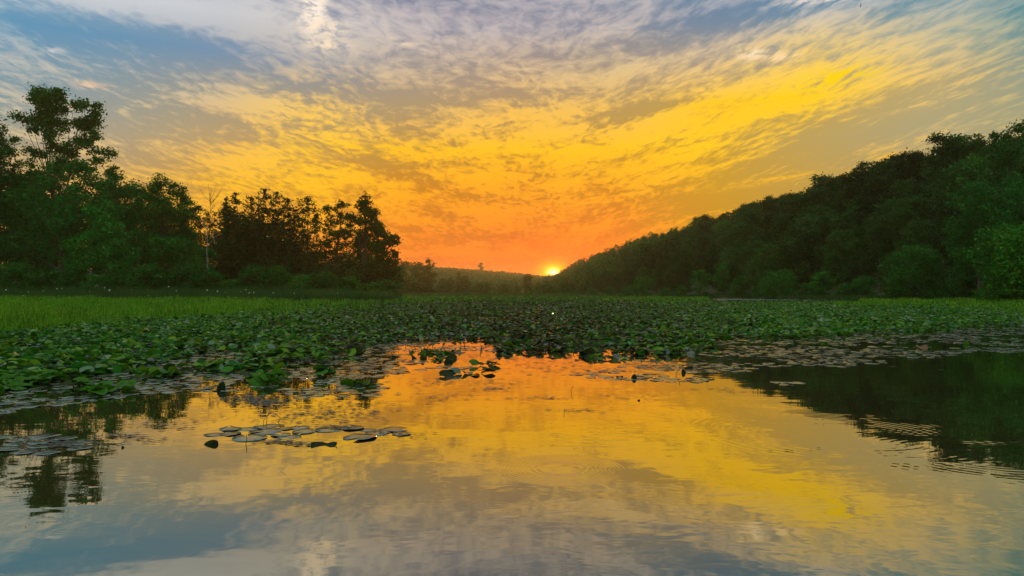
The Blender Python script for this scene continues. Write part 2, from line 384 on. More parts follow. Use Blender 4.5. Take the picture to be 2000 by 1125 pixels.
gf = np.stack([ii*na+jj, ii*na+j2, (ii+1)*na+j2, (ii+1)*na+jj], -1).reshape(-1, 4)[:, ::-1]
g = obj('ground', mesh_np('ground', gv, gf, M['ground'], True)); tag(g, kind='structure')
wv, wf = [], []
wn_ = 96
wr = [0.5, 3, 8, 20, 60, 200, 600, 1640]
for r_ in wr:
    for k in range(wn_): a = 2*math.pi*k/wn_; wv.append((math.sin(a)*r_, math.cos(a)*r_, .0015))
for i in range(len(wr)-1):
    for k in range(wn_): wf.append((i*wn_+k, (i+1)*wn_+k, (i+1)*wn_+(k+1) % wn_, i*wn_+(k+1) % wn_))
w = obj('water', mesh_np('water', wv, np.array(wf)[:, ::-1], wm)); tag(w, kind='structure')

# ------------------------------------------------------------------ foliage
def leaves(centres, size, seed=0, up=.35, aspect=.62, tri=False):
    """kite shaped leaf faces at centres"""
    r = np.random.default_rng(seed); n = len(centres)
    nrm = r.normal(size=(n, 3)); nrm[:, 2] = np.abs(nrm[:, 2])+up; nrm /= np.linalg.norm(nrm, axis=1)[:, None]
    a = np.cross(nrm, r.normal(size=(n, 3))); a /= np.linalg.norm(a, axis=1)[:, None]; b = np.cross(nrm, a)
    s = (size*r.uniform(.6, 1.4, n))[:, None]
    bend = nrm*s*.18
    v = np.stack([centres-a*s*.5, centres-b*s*.5*aspect+bend, centres+a*s*.5, centres+b*s*.5*aspect+bend], 1)
    f = np.arange(n*4).reshape(n, 4)
    return v.reshape(-1, 3), f
def lobe_points(lobes, n, clump, per, seed, shell=.55, flat=.7):
    """points gathered in clumps inside a set of ellipsoid lobes (cx,cy,cz,rx,ry,rz)"""
    r = np.random.default_rng(seed); L = np.array(lobes, float)
    w = (L[:, 3]*L[:, 5])**1.0; w = w/w.sum(); nc = max(4, n//per)
    idx = r.choice(len(L), nc, p=w)
    d = r.normal(size=(nc, 3)); d /= np.linalg.norm(d, axis=1)[:, None]
    rr = shell+(1-shell)*r.random(nc)**.6
    rr = np.where(r.random(nc) < .25, r.random(nc)*shell, rr)
    c = L[idx, :3]+d*rr[:, None]*L[idx, 3:6]
    cs = clump*r.uniform(.55, 1.5, nc)
    p = np.repeat(c, per, 0)+r.normal(size=(nc*per, 3))*np.repeat(cs, per)[:, None]*np.array([1, 1, flat])*.6
    return p
def crown_mesh(name, lobes, n, size, clump, seed, m='leaf', per=14, shell=.55):
    p = lobe_points(lobes, n, clump, per, seed, shell)
    v, f = leaves(p, size, seed+1); return mesh_np(name, v, f, M[m])
def limb_mesh(name, base, lobes, r0, seed, m='bark', nl=7, lean=(0, 0)):
    r = random.Random(seed); L = sorted(lobes, key=lambda q: q[2]); top = L[-1]
    z1 = top[2]; parts = []
    def trunk(z): u = z/z1; return Vector((lean[0]*u+top[0]*u*u, lean[1]*u+top[1]*u*u, z))
    zs = [-.6, 0, .05*z1, .25*z1, .5*z1, .75*z1, z1]
    parts.append(tube([trunk(max(z, 0))+Vector((0, 0, min(z, 0))) for z in zs], [r0*1.3, r0*1.2, r0, r0*.8, r0*.5, r0*.25, r0*.05], 7))
    for q in r.sample(L, min(nl, len(L))):
        zb = max(.12*z1, q[2]*r.uniform(.4, .7)); a = trunk(zb); c = Vector(q[:3])
        mid = a.lerp(c, .5)+Vector((r.uniform(-.4, .4), r.uniform(-.4, .4), -.06*(c-a).length))
        rr = r0*(.5-.25*zb/z1)
        parts.append(tube([a, mid, c, c+(c-mid)*.12], [rr*.8, rr*.5, rr*.2, rr*.04], 5))
    v, f = join(parts); return mesh_np(name, v, f, M[m], True)
def auto_lobes(w, h, z0, seed, k=14, top=.45, shape='round'):
    """lobes for a crown w wide reaching from z0 to h"""
    r = random.Random(seed); out = []
    for i in range(k):
        u = (i+.5)/k; z = z0+(h-z0)*u
        if shape == 'round': prof = math.sqrt(max(.05, 1-(abs(u-top)/(1-top if u > top else top+.15))**2.2))
        elif shape == 'cone': prof = 1.05-u*.9
        else: prof = .75
        lr = w*.5*r.uniform(.34, .5)*(.6+.5*prof)
        rad_ = max(0, w*.5*prof-lr*.8); a = i*2.4+r.uniform(-.5, .5)
        lz = min(lr*.8, h-z) if z+lr*.8 > h else lr*.8
        lz = max(lz, lr*.45)
        out.append((rad_*math.cos(a), rad_*math.sin(a), min(z, h-lz), lr, lr, lz))
    return out
# prototype trees (unit trees about 14 m tall)
PROTO = []
for i, (w_, h_, z0, sh, k_) in enumerate([(9.5, 14, 2.5, 'round', 16), (8.5, 15, 2.5, 'round', 15), (11, 13.5, 2.2, 'round', 19), (7.5, 15.5, 2.5, 'col', 14), (9, 12.5, 1.2, 'round', 15)]):
    lb = auto_lobes(w_, h_, z0, 40+i, k_, shape=sh)
    PROTO.append((crown_mesh('crown', lb, 7600, .42, .62, 60+i, per=12), limb_mesh('trunk', None, lb, .26, 80+i)))
SPROTO = []
for i, (w_, h_, k_) in enumerate([(6, 4.5, 10), (5, 5.2, 9), (7, 4.0, 12)]):
    lb = auto_lobes(w_, h_, .5, 140+i, k_, top=.35)
    SPROTO.append((crown_mesh('foliage', lb, 4200, .30, .42, 160+i, per=10), limb_mesh('stems', None, lb, .10, 180+i)))
def place_tree(name, proto, x, y, s, sz, rz, tint, label, cat, group, cname='crown', tname='trunk', z=None):
    e = empty(name, (x, y, float(groundz(x, y)) if z is None else z), rz); e.scale = (s, s, sz)
    c = obj(cname, proto[0], e); c.color = (*tint, 1); obj(tname, proto[1], e)
    tag(e, label, cat, group); return e

# ---- right hillside wood
rnd = random.Random(5)
cand = []
y = 62.
while y < 985:
    sp = 6.6 if y < 200 else (8.2 if y < 420 else 11.5)
    xs = np.interp(y, HY, XS); xr = np.interp(y, HY, XR)
    x = xs+rnd.uniform(0, sp)
    while x < xr+10:
        xx = x+rnd.uniform(-.4, .4)*sp; yy = y+rnd.uniform(-.4, .4)*sp
        px = 1000+F*xx/yy
        if px < 2130: cand.append((yy, xx, (xx-xs)/(xr-xs)))
        x += sp
    y += sp
cand.sort()
NIND = 285
def hill_tint(px, r):
    b = math.exp(r.gauss(-.42, .36)); return (b*r.uniform(1.1, 1.9), b, b*r.uniform(.9, 1.3))
far_pts = []; far_parts = []
for i, (yy, xx, s) in enumerate(cand):
    px = 1000+F*xx/yy
    sc = rnd.uniform(.7, 1.25)*(.84 if s > .75 else .95)
    if s < .08: sc *= .72
    lim = 1.16 if yy > 400 else 1.
    if i < NIND:
        zone = 'on the skyline' if s > .8 else ('on the middle slope' if s > .3 else 'by the shore')
        dist = 'near the right edge' if px > 1880 else ('around the broad bright bush' if px > 1745 else ('between two bright bushes' if px > 1650 else ('above the lone rounded bush' if px > 1570 else ('above the wide low bush' if px > 1470 else 'beyond the slim young tree'))))
        shore = s <= .3
        place_tree('hillside_tree', PROTO[rnd.randrange(5)], xx, yy, sc*rnd.uniform(.92, 1.1), sc, rnd.uniform(0, 6.28), hill_tint(px, rnd),
            f"dark leafy right-hill tree {zone}, {dist}", 'tree', f'hillside trees {zone}, {dist}')
    else:
        far_pts.append((xx, yy, sc))
print('hill trees', len(cand), 'far', len(far_pts))
r2_ = np.random.default_rng(3)
FT = [lobe_points(auto_lobes(11, 14, 1, 300+i, 14), 1500, .8, 10, 310+i) for i in range(4)]
P_ = []
for k, (xx, yy, sc) in enumerate(far_pts):
    p = FT[k % 4]; nsub = 1300 if yy < 500 else 700
    p = p[r2_.permutation(len(p))[:nsub]]*sc; a = k*1.7; ca, sa = math.cos(a), math.sin(a)
    P_.append(np.stack([p[:, 0]*ca-p[:, 1]*sa+xx, p[:, 0]*sa+p[:, 1]*ca+yy, p[:, 2]+groundz(xx, yy)], -1))
if P_:
    v, f = leaves(np.concatenate(P_), .95, 5); o = obj('far_hillside_wood', mesh_np('far_hillside_wood', v, f, M['leaf']))
    tag(o, 'dark unbroken wood on the far left end of the right hill sloping down to the sun', 'woodland', kind='stuff')

# ---- special trees and shrubs along the right shore
def special(name, D, px, w_px, top, tint, label, cat='tree', seed=1, k=14, n=9000, leafs=.30, clump=.5, base=None, bottom=.5, topf=.5, shape='round', shrub=False, mname='leaf', shell=.55):
    x = X(px, D); zb = float(groundz(x, D)); h = Z(top, D)-zb; w_ = w_px/F*D
    lb = auto_lobes(w_, h, bottom, seed, k, top=topf, shape=shape)
    e = empty(name, (x, D, zb))
    c = obj('foliage' if shrub else 'crown', crown_mesh('crown', lb, n, leafs, clump, seed, m=mname, per=12, shell=shell), e); c.color = (*tint, 1)
    obj('stems' if shrub else 'trunk', limb_mesh('trunk', None, lb, max(.1, h*.016), seed), e)
    tag(e, label, cat); return e
BR = (1.25, 1.55, 1.0)
special('shore_tree', 70, 2005, 190, 436, (1.45, 1.35, .6), 'bright green leafy tree at the right edge of the picture, overhanging the shore', seed=201, n=15000, k=18, topf=.4)
special('shore_tree', 94, 1912, 118, 352, (.85, 1.1, .9), 'tall mid-green tree with a rounded crown standing out against the dark right slope', seed=202, n=13000, k=18, bottom=3)
special('shore_tree', 96, 2010, 120, 330, (.9, 1.25, 1.1), 'tall green tree behind the bright overhanging tree at the right edge', seed=203, n=11000, k=16)
special('hill_top_tree', 112, 1988, 110, 244, (.8, .95, .9), 'highest tree on the right skyline, broad and dark, cut by the picture edge', seed=204, n=11000, k=16, leafs=.36)
special('hill_top_tree', 116, 1942, 34, 255, (.75, .9, .85), 'narrow pointed dark tree just left of the highest skyline tree', seed=205, n=4200, k=12, shape='cone', leafs=.36)
special('shore_bush', 104, 1786, 118, 480, (1.0, 1.15, .8), 'broad bright green bush with layered foliage at the foot of the right hill', 'bush', 206, n=9500, k=15, shrub=True)
special('shore_bush', 107, 1738, 34, 503, (3.2, 1.0, .9), 'small reddish brown bush beside the broad bright green one', 'bush', 207, n=1800, k=6, shrub=True)
special('shore_bush', 98, 1880, 60, 542, (.8, 1.05, .9), 'low green bush next to the pale path end on the right shore', 'bush', 208, n=3000, k=8, shrub=True)
special('shore_bush', 122, 1690, 44, 540, (.9, 1.2, .9), 'low dark green bush left of the broad bright bush', 'bush', 209, n=2200, k=7, shrub=True)
special('shore_bush', 128, 1604, 44, 531, (1.1, 1.35, .8), 'rounded mid-green bush alone at the water under the slope', 'bush', 210, n=3600, k=9, shrub=True)
special('shore_bush', 140, 1525, 80, 528, (1.0, 1.2, .8), 'wide low green bush with a rounded top on the middle of the right shore', 'bush', 211, n=4600, k=11, shrub=True)
special('shore_tree', 175, 1411, 32, 513, (1.2, 1.4, .9), 'slim young green tree standing in front of the middle of the dark hill', seed=212, n=3000, k=9, topf=.5, leafs=.36)
special('shore_bush', 180, 1368, 40, 527, (1.1, 1.25, .8), 'small round bush just left of the slim young shore tree', 'bush', 213, n=2600, k=8, shrub=True, leafs=.36)
special('shore_bush', 200, 1255, 50, 540, (1.2, 1.1, .7), 'low olive bush on the farther part of the right shore', 'bush', 214, n=2200, k=8, shrub=True, leafs=.4)
special('shore_bush', 160, 1447, 30, 540, (1., 1.1, .7), 'small low bush between the slim young tree and the wide bush', 'bush', 215, n=1800, k=6, shrub=True, leafs=.36)
k = 0
for D, px in [(74, 1985), (80, 1955), (90, 1940), (103, 1850), (110, 1820), (116, 1760), (124, 1660), (132, 1575), (150, 1490), (168, 1440), (188, 1330), (210, 1300), (230, 1225), (250, 1190), (280, 1160)]:
    x = X(px, D); s = rnd.uniform(.5, .8)
    place_tree('shore_shrub', SPROTO[k % 3], x, D, s, s*rnd.uniform(.7, 1.), rnd.uniform(0, 6), (1.0, 1.2, .85), 'low leafy shrub lining the foot of the right hill at the water', 'shrub', 'shrubs along the right shore', 'foliage', 'stems', z=max(.1, float(groundz(x, D)))); k += 1

# bare pale trunks glimpsed at the foot of the wood
k = 0
# pale landing / path end on the right shore
D0 = 88
pts = [(1880, 578), (1905, 574), (1918, 568)]
pv = []; pf = []
for i in range(9):
    u = i/8; yy = 84+u*16; xx = X(1885+u*34, yy); wd = 2.2-1.2*u
    for s_ in (-1, -.3, .4, 1): pv.append((xx+s_*wd*.5, yy, max(.04, float(groundz(xx+s_*wd*.5, yy)))+.10+.03*math.sin(i*2+s_)))
for i in range(8):
    for j in range(3): a = i*4+j; pf.append((a, a+1, a+5, a+4))
o = obj('path', mesh_np('path', pv, pf, M['gravel'], True)); tag(o, kind='structure')

# ---- left wood: each tree from its own lobes; px, py, rx, ry in hundredths of view, depth from D
def lobed_tree(name, D, base_px, lobes, n, tint, label, seed, leafs=.34, clump=.5, r0=.35, m='leaf', cat='tree', nl=9, shell=.5, per=12, group=None):
    bx = X(base_px, D); zb = float(groundz(bx, D)); r = random.Random(seed); k_ = D/F
    lb = [((q[0]-base_px)*k_, r.uniform(-.6, .6)*q[2]*k_, Z(q[1], D)-zb, q[2]*k_*.92, q[2]*k_*.92, q[3]*k_*.92) for q in lobes]
    sat = []
    for q in lb:
        for _ in range(4):
            a = r.uniform(0, 6.283); f_ = r.uniform(.75, 1.15); q3 = r.uniform(.26, .42)
            sat.append((q[0]+math.cos(a)*q[3]*f_, q[1]+r.uniform(-.5, .5)*q[3], q[2]+math.sin(a)*q[5]*f_, q[3]*q3, q[3]*q3, q[5]*q3))
    core = [(q[0], q[1], q[2], q[3]*.78, q[4]*.78, q[5]*.78) for q in lb]
    e = empty(name, (bx, D, zb))
    c = obj('crown', crown_mesh('crown', core+sat, n, leafs, clump, seed, m=m, per=per, shell=shell), e); c.color = (*tint, 1)
    obj('trunk', limb_mesh('trunk', None, lb, r0, seed, nl=nl), e)
    tag(e, label, cat, group); return e
lobed_tree('tall_tree', 115, 112, [(89,187,30,22),(66,186,17,13),(98,212,32,26),(84,236,30,20),(42,228,15,7),(58,234,16,8),(102,262,22,16),(98,286,20,12),(68,254,12,8),(118,240,12,12),
    (147,206,11,8),(165,205,12,10),(187,214,13,13),(170,235,24,20),(178,262,18,16),(156,278,20,13),(184,290,12,9),(209,297,10,9),(196,314,15,9),(133,300,20,12),(150,240,12,10),(120,320,40,14),(72,300,20,10)],
    15000, (.75, 1.1, .95), 'tallest tree on the left, dark against the sky with two open upper lobes', 301, leafs=.40, clump=.62, r0=.3, nl=16, shell=.5, per=8)
lobed_tree('broad_tree', 112, 120, [(40,352,42,30),(110,335,50,34),(165,345,42,30),(30,410,50,45),(100,405,60,50),(165,410,55,50),(205,400,30,35),(60,480,60,50),(130,490,65,50),(190,480,50,50),(100,545,80,25),(20,540,50,25)],
    30000, (.75, 1.35, 1.1), 'huge broad dark tree below and around the tallest tree on the left', 302, r0=.5)
lobed_tree('edge_tree', 110, -30, [(-22,262,22,26),(-4,270,20,22),(0,300,28,22),(-30,320,40,40),(10,345,40,30),(-20,400,60,50),(-20,480,60,50),(-10,235,10,12)],
    17000, (.55, .9, .75), 'very dark tree cut off by the left edge of the picture', 303)
lobed_tree('leafy_tree', 118, 240, [(230,345,22,14),(215,365,30,25),(255,370,34,26),(240,420,50,45),(280,400,40,40),(215,470,45,50),(270,480,50,50),(245,540,60,25)],
    18000, (.8, 1.3, 1.05), 'rounded dark green tree immediately right of the huge broad one', 304)
lobed_tree('leafy_tree', 120, 320, [(318,358,26,16),(300,375,28,20),(340,378,26,20),(362,392,18,16),(320,420,44,36),(355,430,28,36),(300,480,50,46),(345,490,45,42),(325,545,55,24),(370,420,14,16)],
    18000, (.7, 1.1, .85), 'dense dark tree with a stepped rounded top before the bright sky gap', 305)
lobed_tree('thin_tree', 122, 392, [(372,412,16,12),(392,408,18,12),(408,420,14,12),(384,436,18,12),(400,462,22,16),(372,470,14,14),(392,500,32,26),(400,540,40,26),(412,440,12,14)],
    5200, (.8, .9, .8), 'thin airy tree with pinkish sky showing through its upper crown', 306, r0=.2, clump=.38, leafs=.3)
lobed_tree('shore_front_tree', 104, 205, [(200,430,40,30),(225,460,40,34),(180,470,44,34),(205,510,54,36),(150,520,40,28),(245,520,34,28)],
    9000, (.9, 1.5, 1.0), 'lighter green low tree standing forward of the dark left wood', 307, r0=.25)
lobed_tree('shore_front_tree', 106, 350, [(345,480,34,20),(375,490,34,22),(320,500,30,24),(350,530,54,26),(395,530,34,24)],
    6500, (.75, 1.15, .7), 'low olive green tree in front of the dense stepped tree', 308, r0=.2)
# conifer with upswept tips
def conifer(name, D, px, w_px, top, label, seed, tiers=26, tint=(1, 1, 1), double=None, dens=1., zfrac=.06):
    x = X(px, D); zb = float(groundz(x, D)); H = Z(top, D)-zb; Wd = w_px/F*D*.5
    r = np.random.default_rng(seed); pts = []; parts = [tube([(0, 0, -.6), (0, 0, H*.3), (0, 0, H*.7), (0, 0, H*.985)], [H*.018, H*.014, H*.008, .02], 7)]
    stems = [(0, 0, H)] if not double else [(a/F*D, 0, Z(b, D)-zb) for a, b in double]
    for sx_, sy_, sh in stems:
        sy_ = r.uniform(-1.5, 1.5)
        if double: parts.append(tube([(0, 0, H*zfrac), (sx_*.7, sy_*.6, sh*.4), (sx_, sy_, sh*.98)], [H*.01, H*.007, .02], 5))
        nt = tiers
        for i in range(nt):
            u = zfrac+(1-zfrac)*(i+.5)/nt; z = sh*u
            Ls = (Wd if not double else Wd*.50)*max(.05, (1-u)**.42)
            for k_ in range(max(5, int(12*(1-u*.45)))):
                a = r.uniform(0, 6.283); Lb = Ls*r.uniform(.5, 1.15); z = sh*min(.985, u+r.uniform(-1, 1)*1.2/nt)
                m_ = max(5, int(Lb*11*dens)); q = np.linspace(.12, 1, m_)
                drop = -.18*Lb*q+.34*Lb*q**2.6
                bxs = sx_+np.cos(a)*Lb*q; bys = sy_+np.sin(a)*Lb*q; bz = z+drop
                spr = .10+.13*Lb*(1-q)*.5
                pts.append(np.stack([bxs+r.normal(size=m_)*spr, bys+r.normal(size=m_)*spr, bz+r.normal(size=m_)*.10+.05], -1))
                if k_ % 3 == 0: parts.append(tube([(sx_, sy_, z), (sx_+math.cos(a)*Lb*.6, sy_+math.sin(a)*Lb*.6, z-.07*Lb), (sx_+math.cos(a)*Lb, sy_+math.sin(a)*Lb, z+.14*Lb)], [.05, .03, .01], 3))
        pts.append(np.stack([sx_+r.normal(size=30)*.10, sy_+r.normal(size=30)*.10, sh-np.abs(r.normal(size=30))*.6], -1))
    p = np.concatenate(pts); v, f = leaves(p, .42, seed+1, up=.9, aspect=.45)
    e = empty(name, (x, D, zb)); c = obj('crown', mesh_np('crown', v, f, M['needle']), e); c.color = (*tint, 1)
    v, f = join(parts); obj('trunk', mesh_np('trunk', v, f, M['bark'], True), e)
    tag(e, label, 'tree'); return e
conifer('conifer', 114, 505, 190, 370, 'broad many-topped conifer with upturned twig tips, centre of the left wood', 311, double=[(-40, 378), (-18, 384), (8, 368), (34, 374), (58, 388), (-60, 400), (72, 410)], tiers=24, tint=(.8, .9, .8))
conifer('conifer', 117, 441, 46, 386, 'small slim spire of a conifer left of the broad many-topped one', 312, tiers=22, tint=(.7, .8, .7))
lobed_tree('open_tree', 122, 600, [(602,398,18,11),(590,410,15,10),(614,412,14,12),(598,432,18,12),(618,440,14,14),(594,456,20,14),(612,480,26,20),(595,510,34,26),(620,535,36,26)],
    7500, (.55, .7, .6), 'open-crowned tree with sky between its tufts, right of the broad conifer', 313, r0=.28, clump=.34, leafs=.3)
lobed_tree('open_tree', 121, 655, [(640,412,12,9),(655,408,11,9),(672,402,13,10),(640,434,18,12),(665,432,20,14),(652,460,26,18),(680,455,20,18),(650,495,38,28),(665,535,46,28)],
    10000, (.5, .66, .55), 'lacy dark tree left of the pointed end tree of the left wood', 314, r0=.28, clump=.34, leafs=.3)
lobed_tree('pointed_tree', 112, 712, [(714,384,8,8),(713,396,13,10),(705,404,14,10),(716,412,18,14),(728,420,14,11),(706,432,24,16),(736,440,16,14),(715,458,34,20),(745,452,12,10),(760,468,18,14),(772,474,12,10),(772,492,10,10),(735,478,32,20),(700,495,38,26),(745,505,30,26),(720,535,50,28),(765,530,18,26),(752,550,24,16),(768,510,14,14)],
    22000, (.5, .62, .5), 'dark tree with a pointed top that ends the left wood nearest the sun', 315, r0=.35, clump=.38, leafs=.32, nl=14)
# rear rank of the left wood
k = 0
for D, px, tp in [(140, 20, 330), (142, 90, 345), (138, 150, 360), (140, 215, 370), (138, 275, 385), (142, 330, 400), (139, 372, 460), (140, 425, 450), (138, 470, 430), (142, 530, 420), (138, 580, 480), (141, 625, 495), (138, 675, 490), (140, 722, 505), (150, 60, 360), (150, 250, 400), (150, 500, 440)]:
    x = X(px, D); zb = float(groundz(x, D)); h = Z(tp, D)-zb; s = h/14.2
    place_tree('rear_tree', PROTO[k % 5], x, D, max(s, .8)*.95, s, k*1.3, (.5, .62, .55), 'dark tree in the rear rank of the left wood, mostly hidden', 'tree', 'rear rank of the left wood', z=zb); k += 1
# understorey shrubs on the left bank
k = 0
for D, px in [(101, -10), (100, 30), (102, 75), (100, 110), (103, 150), (101, 195), (102, 240), (100, 285), (103, 330), (101, 372), (102, 410), (104, 455), (101, 500), (103, 545), (104, 590), (102, 630), (104, 680), (105, 725), (106, 752)]:
    x = X(px, D); s = rnd.uniform(.65, .95)
    place_tree('bank_shrub', SPROTO[k % 3], x, D, s, s*rnd.uniform(.75, 1.1), rnd.uniform(0, 6), (.55+.2*(k % 3), .85+.25*(k % 3), .7), 'leafy shrub in the understorey at the foot of the left wood', 'shrub', 'understorey shrubs of the left wood', 'foliage', 'stems'); k += 1
# dead pale snag and bare twigs
def snag(name, D, px, top, r0, label, seed, nb, m='pale_bark', spread=1.):
    r = random.Random(seed); x = X(px, D); zb = float(groundz(x, D)); H = Z(top, D)-zb
    v, f = tube([(0, 0, -.5), (.1, 0, H*.3), (-.1, 0, H*.65), (.15, 0, H)], [r0, r0*.85, r0*.6, r0*.15], 7)
    e = empty(name, (x, D, zb)); obj('trunk', mesh_np('trunk', v, f, M[m], True), e); parts = []
    for i in range(nb):
        z = H*r.uniform(.62, .97); a = r.uniform(0, 6.28); L = r.uniform(.8, 2.2)*spread
        p0 = Vector((0, 0, z)); p1 = p0+Vector((math.cos(a)*L*.5, math.sin(a)*L*.5, L*.5)); p2 = p0+Vector((math.cos(a)*L, math.sin(a)*L, L*1.2))
        parts.append(tube([p0, p1, p2], [.035, .025, .012], 4))
        parts.append(tube([p1, p1+Vector((math.cos(a+1)*L*.3, math.sin(a+1)*L*.3, L*.45))], [.02, .008], 4))
    v, f = join(parts); obj('branches', mesh_np('branches', v, f, M[m], True), e)
    tag(e, label, 'dead tree')
snag('dead_tree', 103, 405, 440, .10, 'pale bare dead trunk standing before the thin airy tree', 321, 4)
snag('dead_tree', 124, 410, 378, .09, 'bare twigs of a dead treetop poking up into the orange sky', 322, 18, 'bark', 1.3)
# ---- misty trees at the head of the pond
mist = [('misty_tree', 330, 792, 46, 508, 'hazy tree close against the end of the left wood', 'round', 12),
 ('misty_tree', 340, 818, 40, 512, 'second hazy tree from the left at the head of the pond', 'round', 12),
 ('misty_tree', 335, 838, 26, 507, 'taller hazy tree with dark tuft on top at the end of the hazy bank', 'round', 10),
 ('misty_tree', 420, 866, 22, 545, 'small hazy round tree right of the hazy bank of trees', 'round', 8),
 ('misty_tree', 420, 880, 14, 543, 'tiny hazy tree left of the pointed hazy pair', 'round', 7),
 ('misty_tree', 400, 896, 10, 533, 'narrow pointed hazy tree of the hazy pair', 'cone', 8),
 ('misty_tree', 405, 908, 20, 540, 'rounded hazy tree beside the narrow pointed one', 'round', 9),
 ('misty_tree', 470, 934, 18, 552, 'low rounded hazy tree left of centre on the marsh', 'round', 7),
 ('misty_tree', 470, 950, 14, 552, 'smaller low hazy tree beside the low rounded one', 'round', 7),
 ('misty_tree', 450, 984, 22, 555, 'low hazy domed tree in the middle of the far marsh', 'round', 8),
 ('misty_tree', 480, 1010, 8, 557, 'tiny hazy shrub-like tree alone on the far marsh', 'round', 5),
 ('misty_tree', 380, 1030, 17, 537, 'upright lone tree on the far marsh left of the sun', 'col', 11)]
for i, (nm, D, px, wp, tp, lab, shp, kk) in enumerate(mist):
    special(nm, D, px, wp*1.15, tp, (.8, .85, .7), lab, seed=400+i, k=kk, n=2600, leafs=.75, clump=.8, bottom=.3, shape=shp)
k = 0
for D, px, tp, wp in [(520, 780, 545, 40), (500, 830, 552, 40), (480, 860, 560, 30), (500, 915, 561, 30), (520, 960, 562, 34), (520, 1000, 564, 30), (500, 1045, 556, 30), (430, 1062, 549, 34), (450, 1082, 546, 30), (420, 1100, 541, 34), (520, 940, 564, 30), (350, 1075, 560, 30), (350, 1110, 552, 36), (360, 1040, 565, 26), (340, 800, 552, 40), (345, 825, 556, 40), (335, 780, 545, 40)]:
    special('marsh_thicket', D, px, wp, tp, (.8, .85, .65), 'low hazy thicket on the marsh at the far head of the pond', 'thicket', seed=430+k, k=6, n=1300, leafs=.8, clump=.8, bottom=.2, shrub=True)['group'] = 'hazy thickets on the far marsh'; k += 1
# far ridge wood
r3 = np.random.default_rng(9); fp = []
n_ = 5200
fx = r3.uniform(-420, 260, n_); fy = r3.uniform(700, 1400, n_)
keep = (np.abs(fx/fy) < .3)
fx, fy = fx[keep], fy[keep]; fz = groundz(fx, fy)
for a, b_, c_ in zip(fx, fy, fz):
    m_ = 26; q = r3.normal(size=(m_, 3)); q /= np.linalg.norm(q, axis=1)[:, None]; s_ = r3.uniform(.6, 1.2)
    fp.append(q*np.array([4.5, 4.5, 4.])*s_+np.array([a, b_, c_+4.*s_]))
v, f = leaves(np.concatenate(fp), 3.0, 8); o = obj('distant_woods', mesh_np('distant_woods', v, f, M['leaf']))
tag(o, 'hazy wooded ridge far beyond the head of the pond', 'woodland', kind='stuff')
special('ridge_tree', 1240, 939, 9, 513, (.8, .8, .7), 'tall tree standing up as a knob on the far ridge skyline', seed=470, k=6, n=900, leafs=2.2, clump=1.5)

# ------------------------------------------------------------------ marsh grass and sedge
def blades(x, y, z, h, w, seed, lean=.35):
    r = np.random.default_rng(seed); n = len(x); a = r.uniform(0, 6.283, n); l = r.uniform(0, lean, n)*h; b_ = r.uniform(0, 6.283, n)
    dx_, dy_ = np.cos(a)*w*.5, np.sin(a)*w*.5; lx, ly = np.cos(b_)*l, np.sin(b_)*l
    v = np.stack([np.stack([x-dx_, y-dy_, z], -1), np.stack([x+dx_, y+dy_, z], -1),
                  np.stack([x+dx_*.7+lx*.35, y+dy_*.7+ly*.35, z+h*.6], -1), np.stack([x+lx, y+ly, z+h], -1), np.stack([x-dx_*.7+lx*.35, y-dy_*.7+ly*.35, z+h*.6], -1)], 1)
    base = np.arange(n)[:, None]*5
    f = np.concatenate([base+np.array([0, 1, 2, 4]), base+np.array([4, 2, 3, 3])])
    return v.reshape(-1, 3), f
def tri_blades(x, y, z, h, w, seed, lean=.35):
    r = np.random.default_rng(seed); n = len(x); a = r.uniform(0, 6.283, n); l = r.uniform(0, lean, n)*h; b_ = r.uniform(0, 6.283, n)
    dx_, dy_ = np.cos(a)*w*.5, np.sin(a)*w*.5
    v = np.stack([np.stack([x-dx_, y-dy_, z], -1), np.stack([x+dx_, y+dy_, z], -1), np.stack([x+np.cos(b_)*l, y+np.sin(b_)*l, z+h], -1)], 1)
    return v.reshape(-1, 3), np.arange(n*3).reshape(n, 3)
def samp(n, y0, y1, p0=-60, p1=2060, seed=0, pw=1.):
    r = np.random.default_rng(seed); u = r.random(n)
    y = y0*(y1/y0)**(u**pw); px = r.uniform(p0, p1, n); return X(px, y), y, px, r
def front(px):   # distance where tall grass starts
    return np.interp(px, [-60, 0, 120, 260, 420, 600, 800, 1000, 1400, 1700, 1900, 2060], [18.5, 19, 22, 25, 30, 40, 62, 75, 70, 55, 46, 42])
x, y, px, r = samp(160000, 18, 230, seed=21)
edge = front(px)*(.8+.5*vnoise(x*.3, y*.12, 3))
k = (y > edge) & ~((px > 1390) & (y > 120)) & ~((px > 1385) & (px < 1650+60*r.random(len(px))) & (y > 96))
dens = vnoise(x*.5, y*.22, 5); k &= (dens > .25)
x, y, px, dens = x[k], y[k], px[k], dens[k]
hh = np.clip((y-edge[k])/6, .35, 1)*np.interp(px, [0, 500, 800, 1100, 1500, 2000], [1.0, .85, .62, .55, .55, .72])*(.25+1.05*dens)*r.uniform(.6, 1.1, len(x))
hh = np.where((px > 1385) & (px < 1680) & (y > 70), hh*.35, np.minimum(hh, 1.12))
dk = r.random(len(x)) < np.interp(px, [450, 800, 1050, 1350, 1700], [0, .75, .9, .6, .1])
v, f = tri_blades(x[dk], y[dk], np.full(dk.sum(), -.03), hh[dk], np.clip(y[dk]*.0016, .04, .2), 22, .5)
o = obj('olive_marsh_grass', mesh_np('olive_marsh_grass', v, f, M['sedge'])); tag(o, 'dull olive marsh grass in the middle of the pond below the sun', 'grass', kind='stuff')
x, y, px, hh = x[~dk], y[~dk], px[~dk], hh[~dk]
v, f = tri_blades(x, y, np.full(len(x), -.03), hh, np.clip(y*.0016, .04, .2), 22, .5)
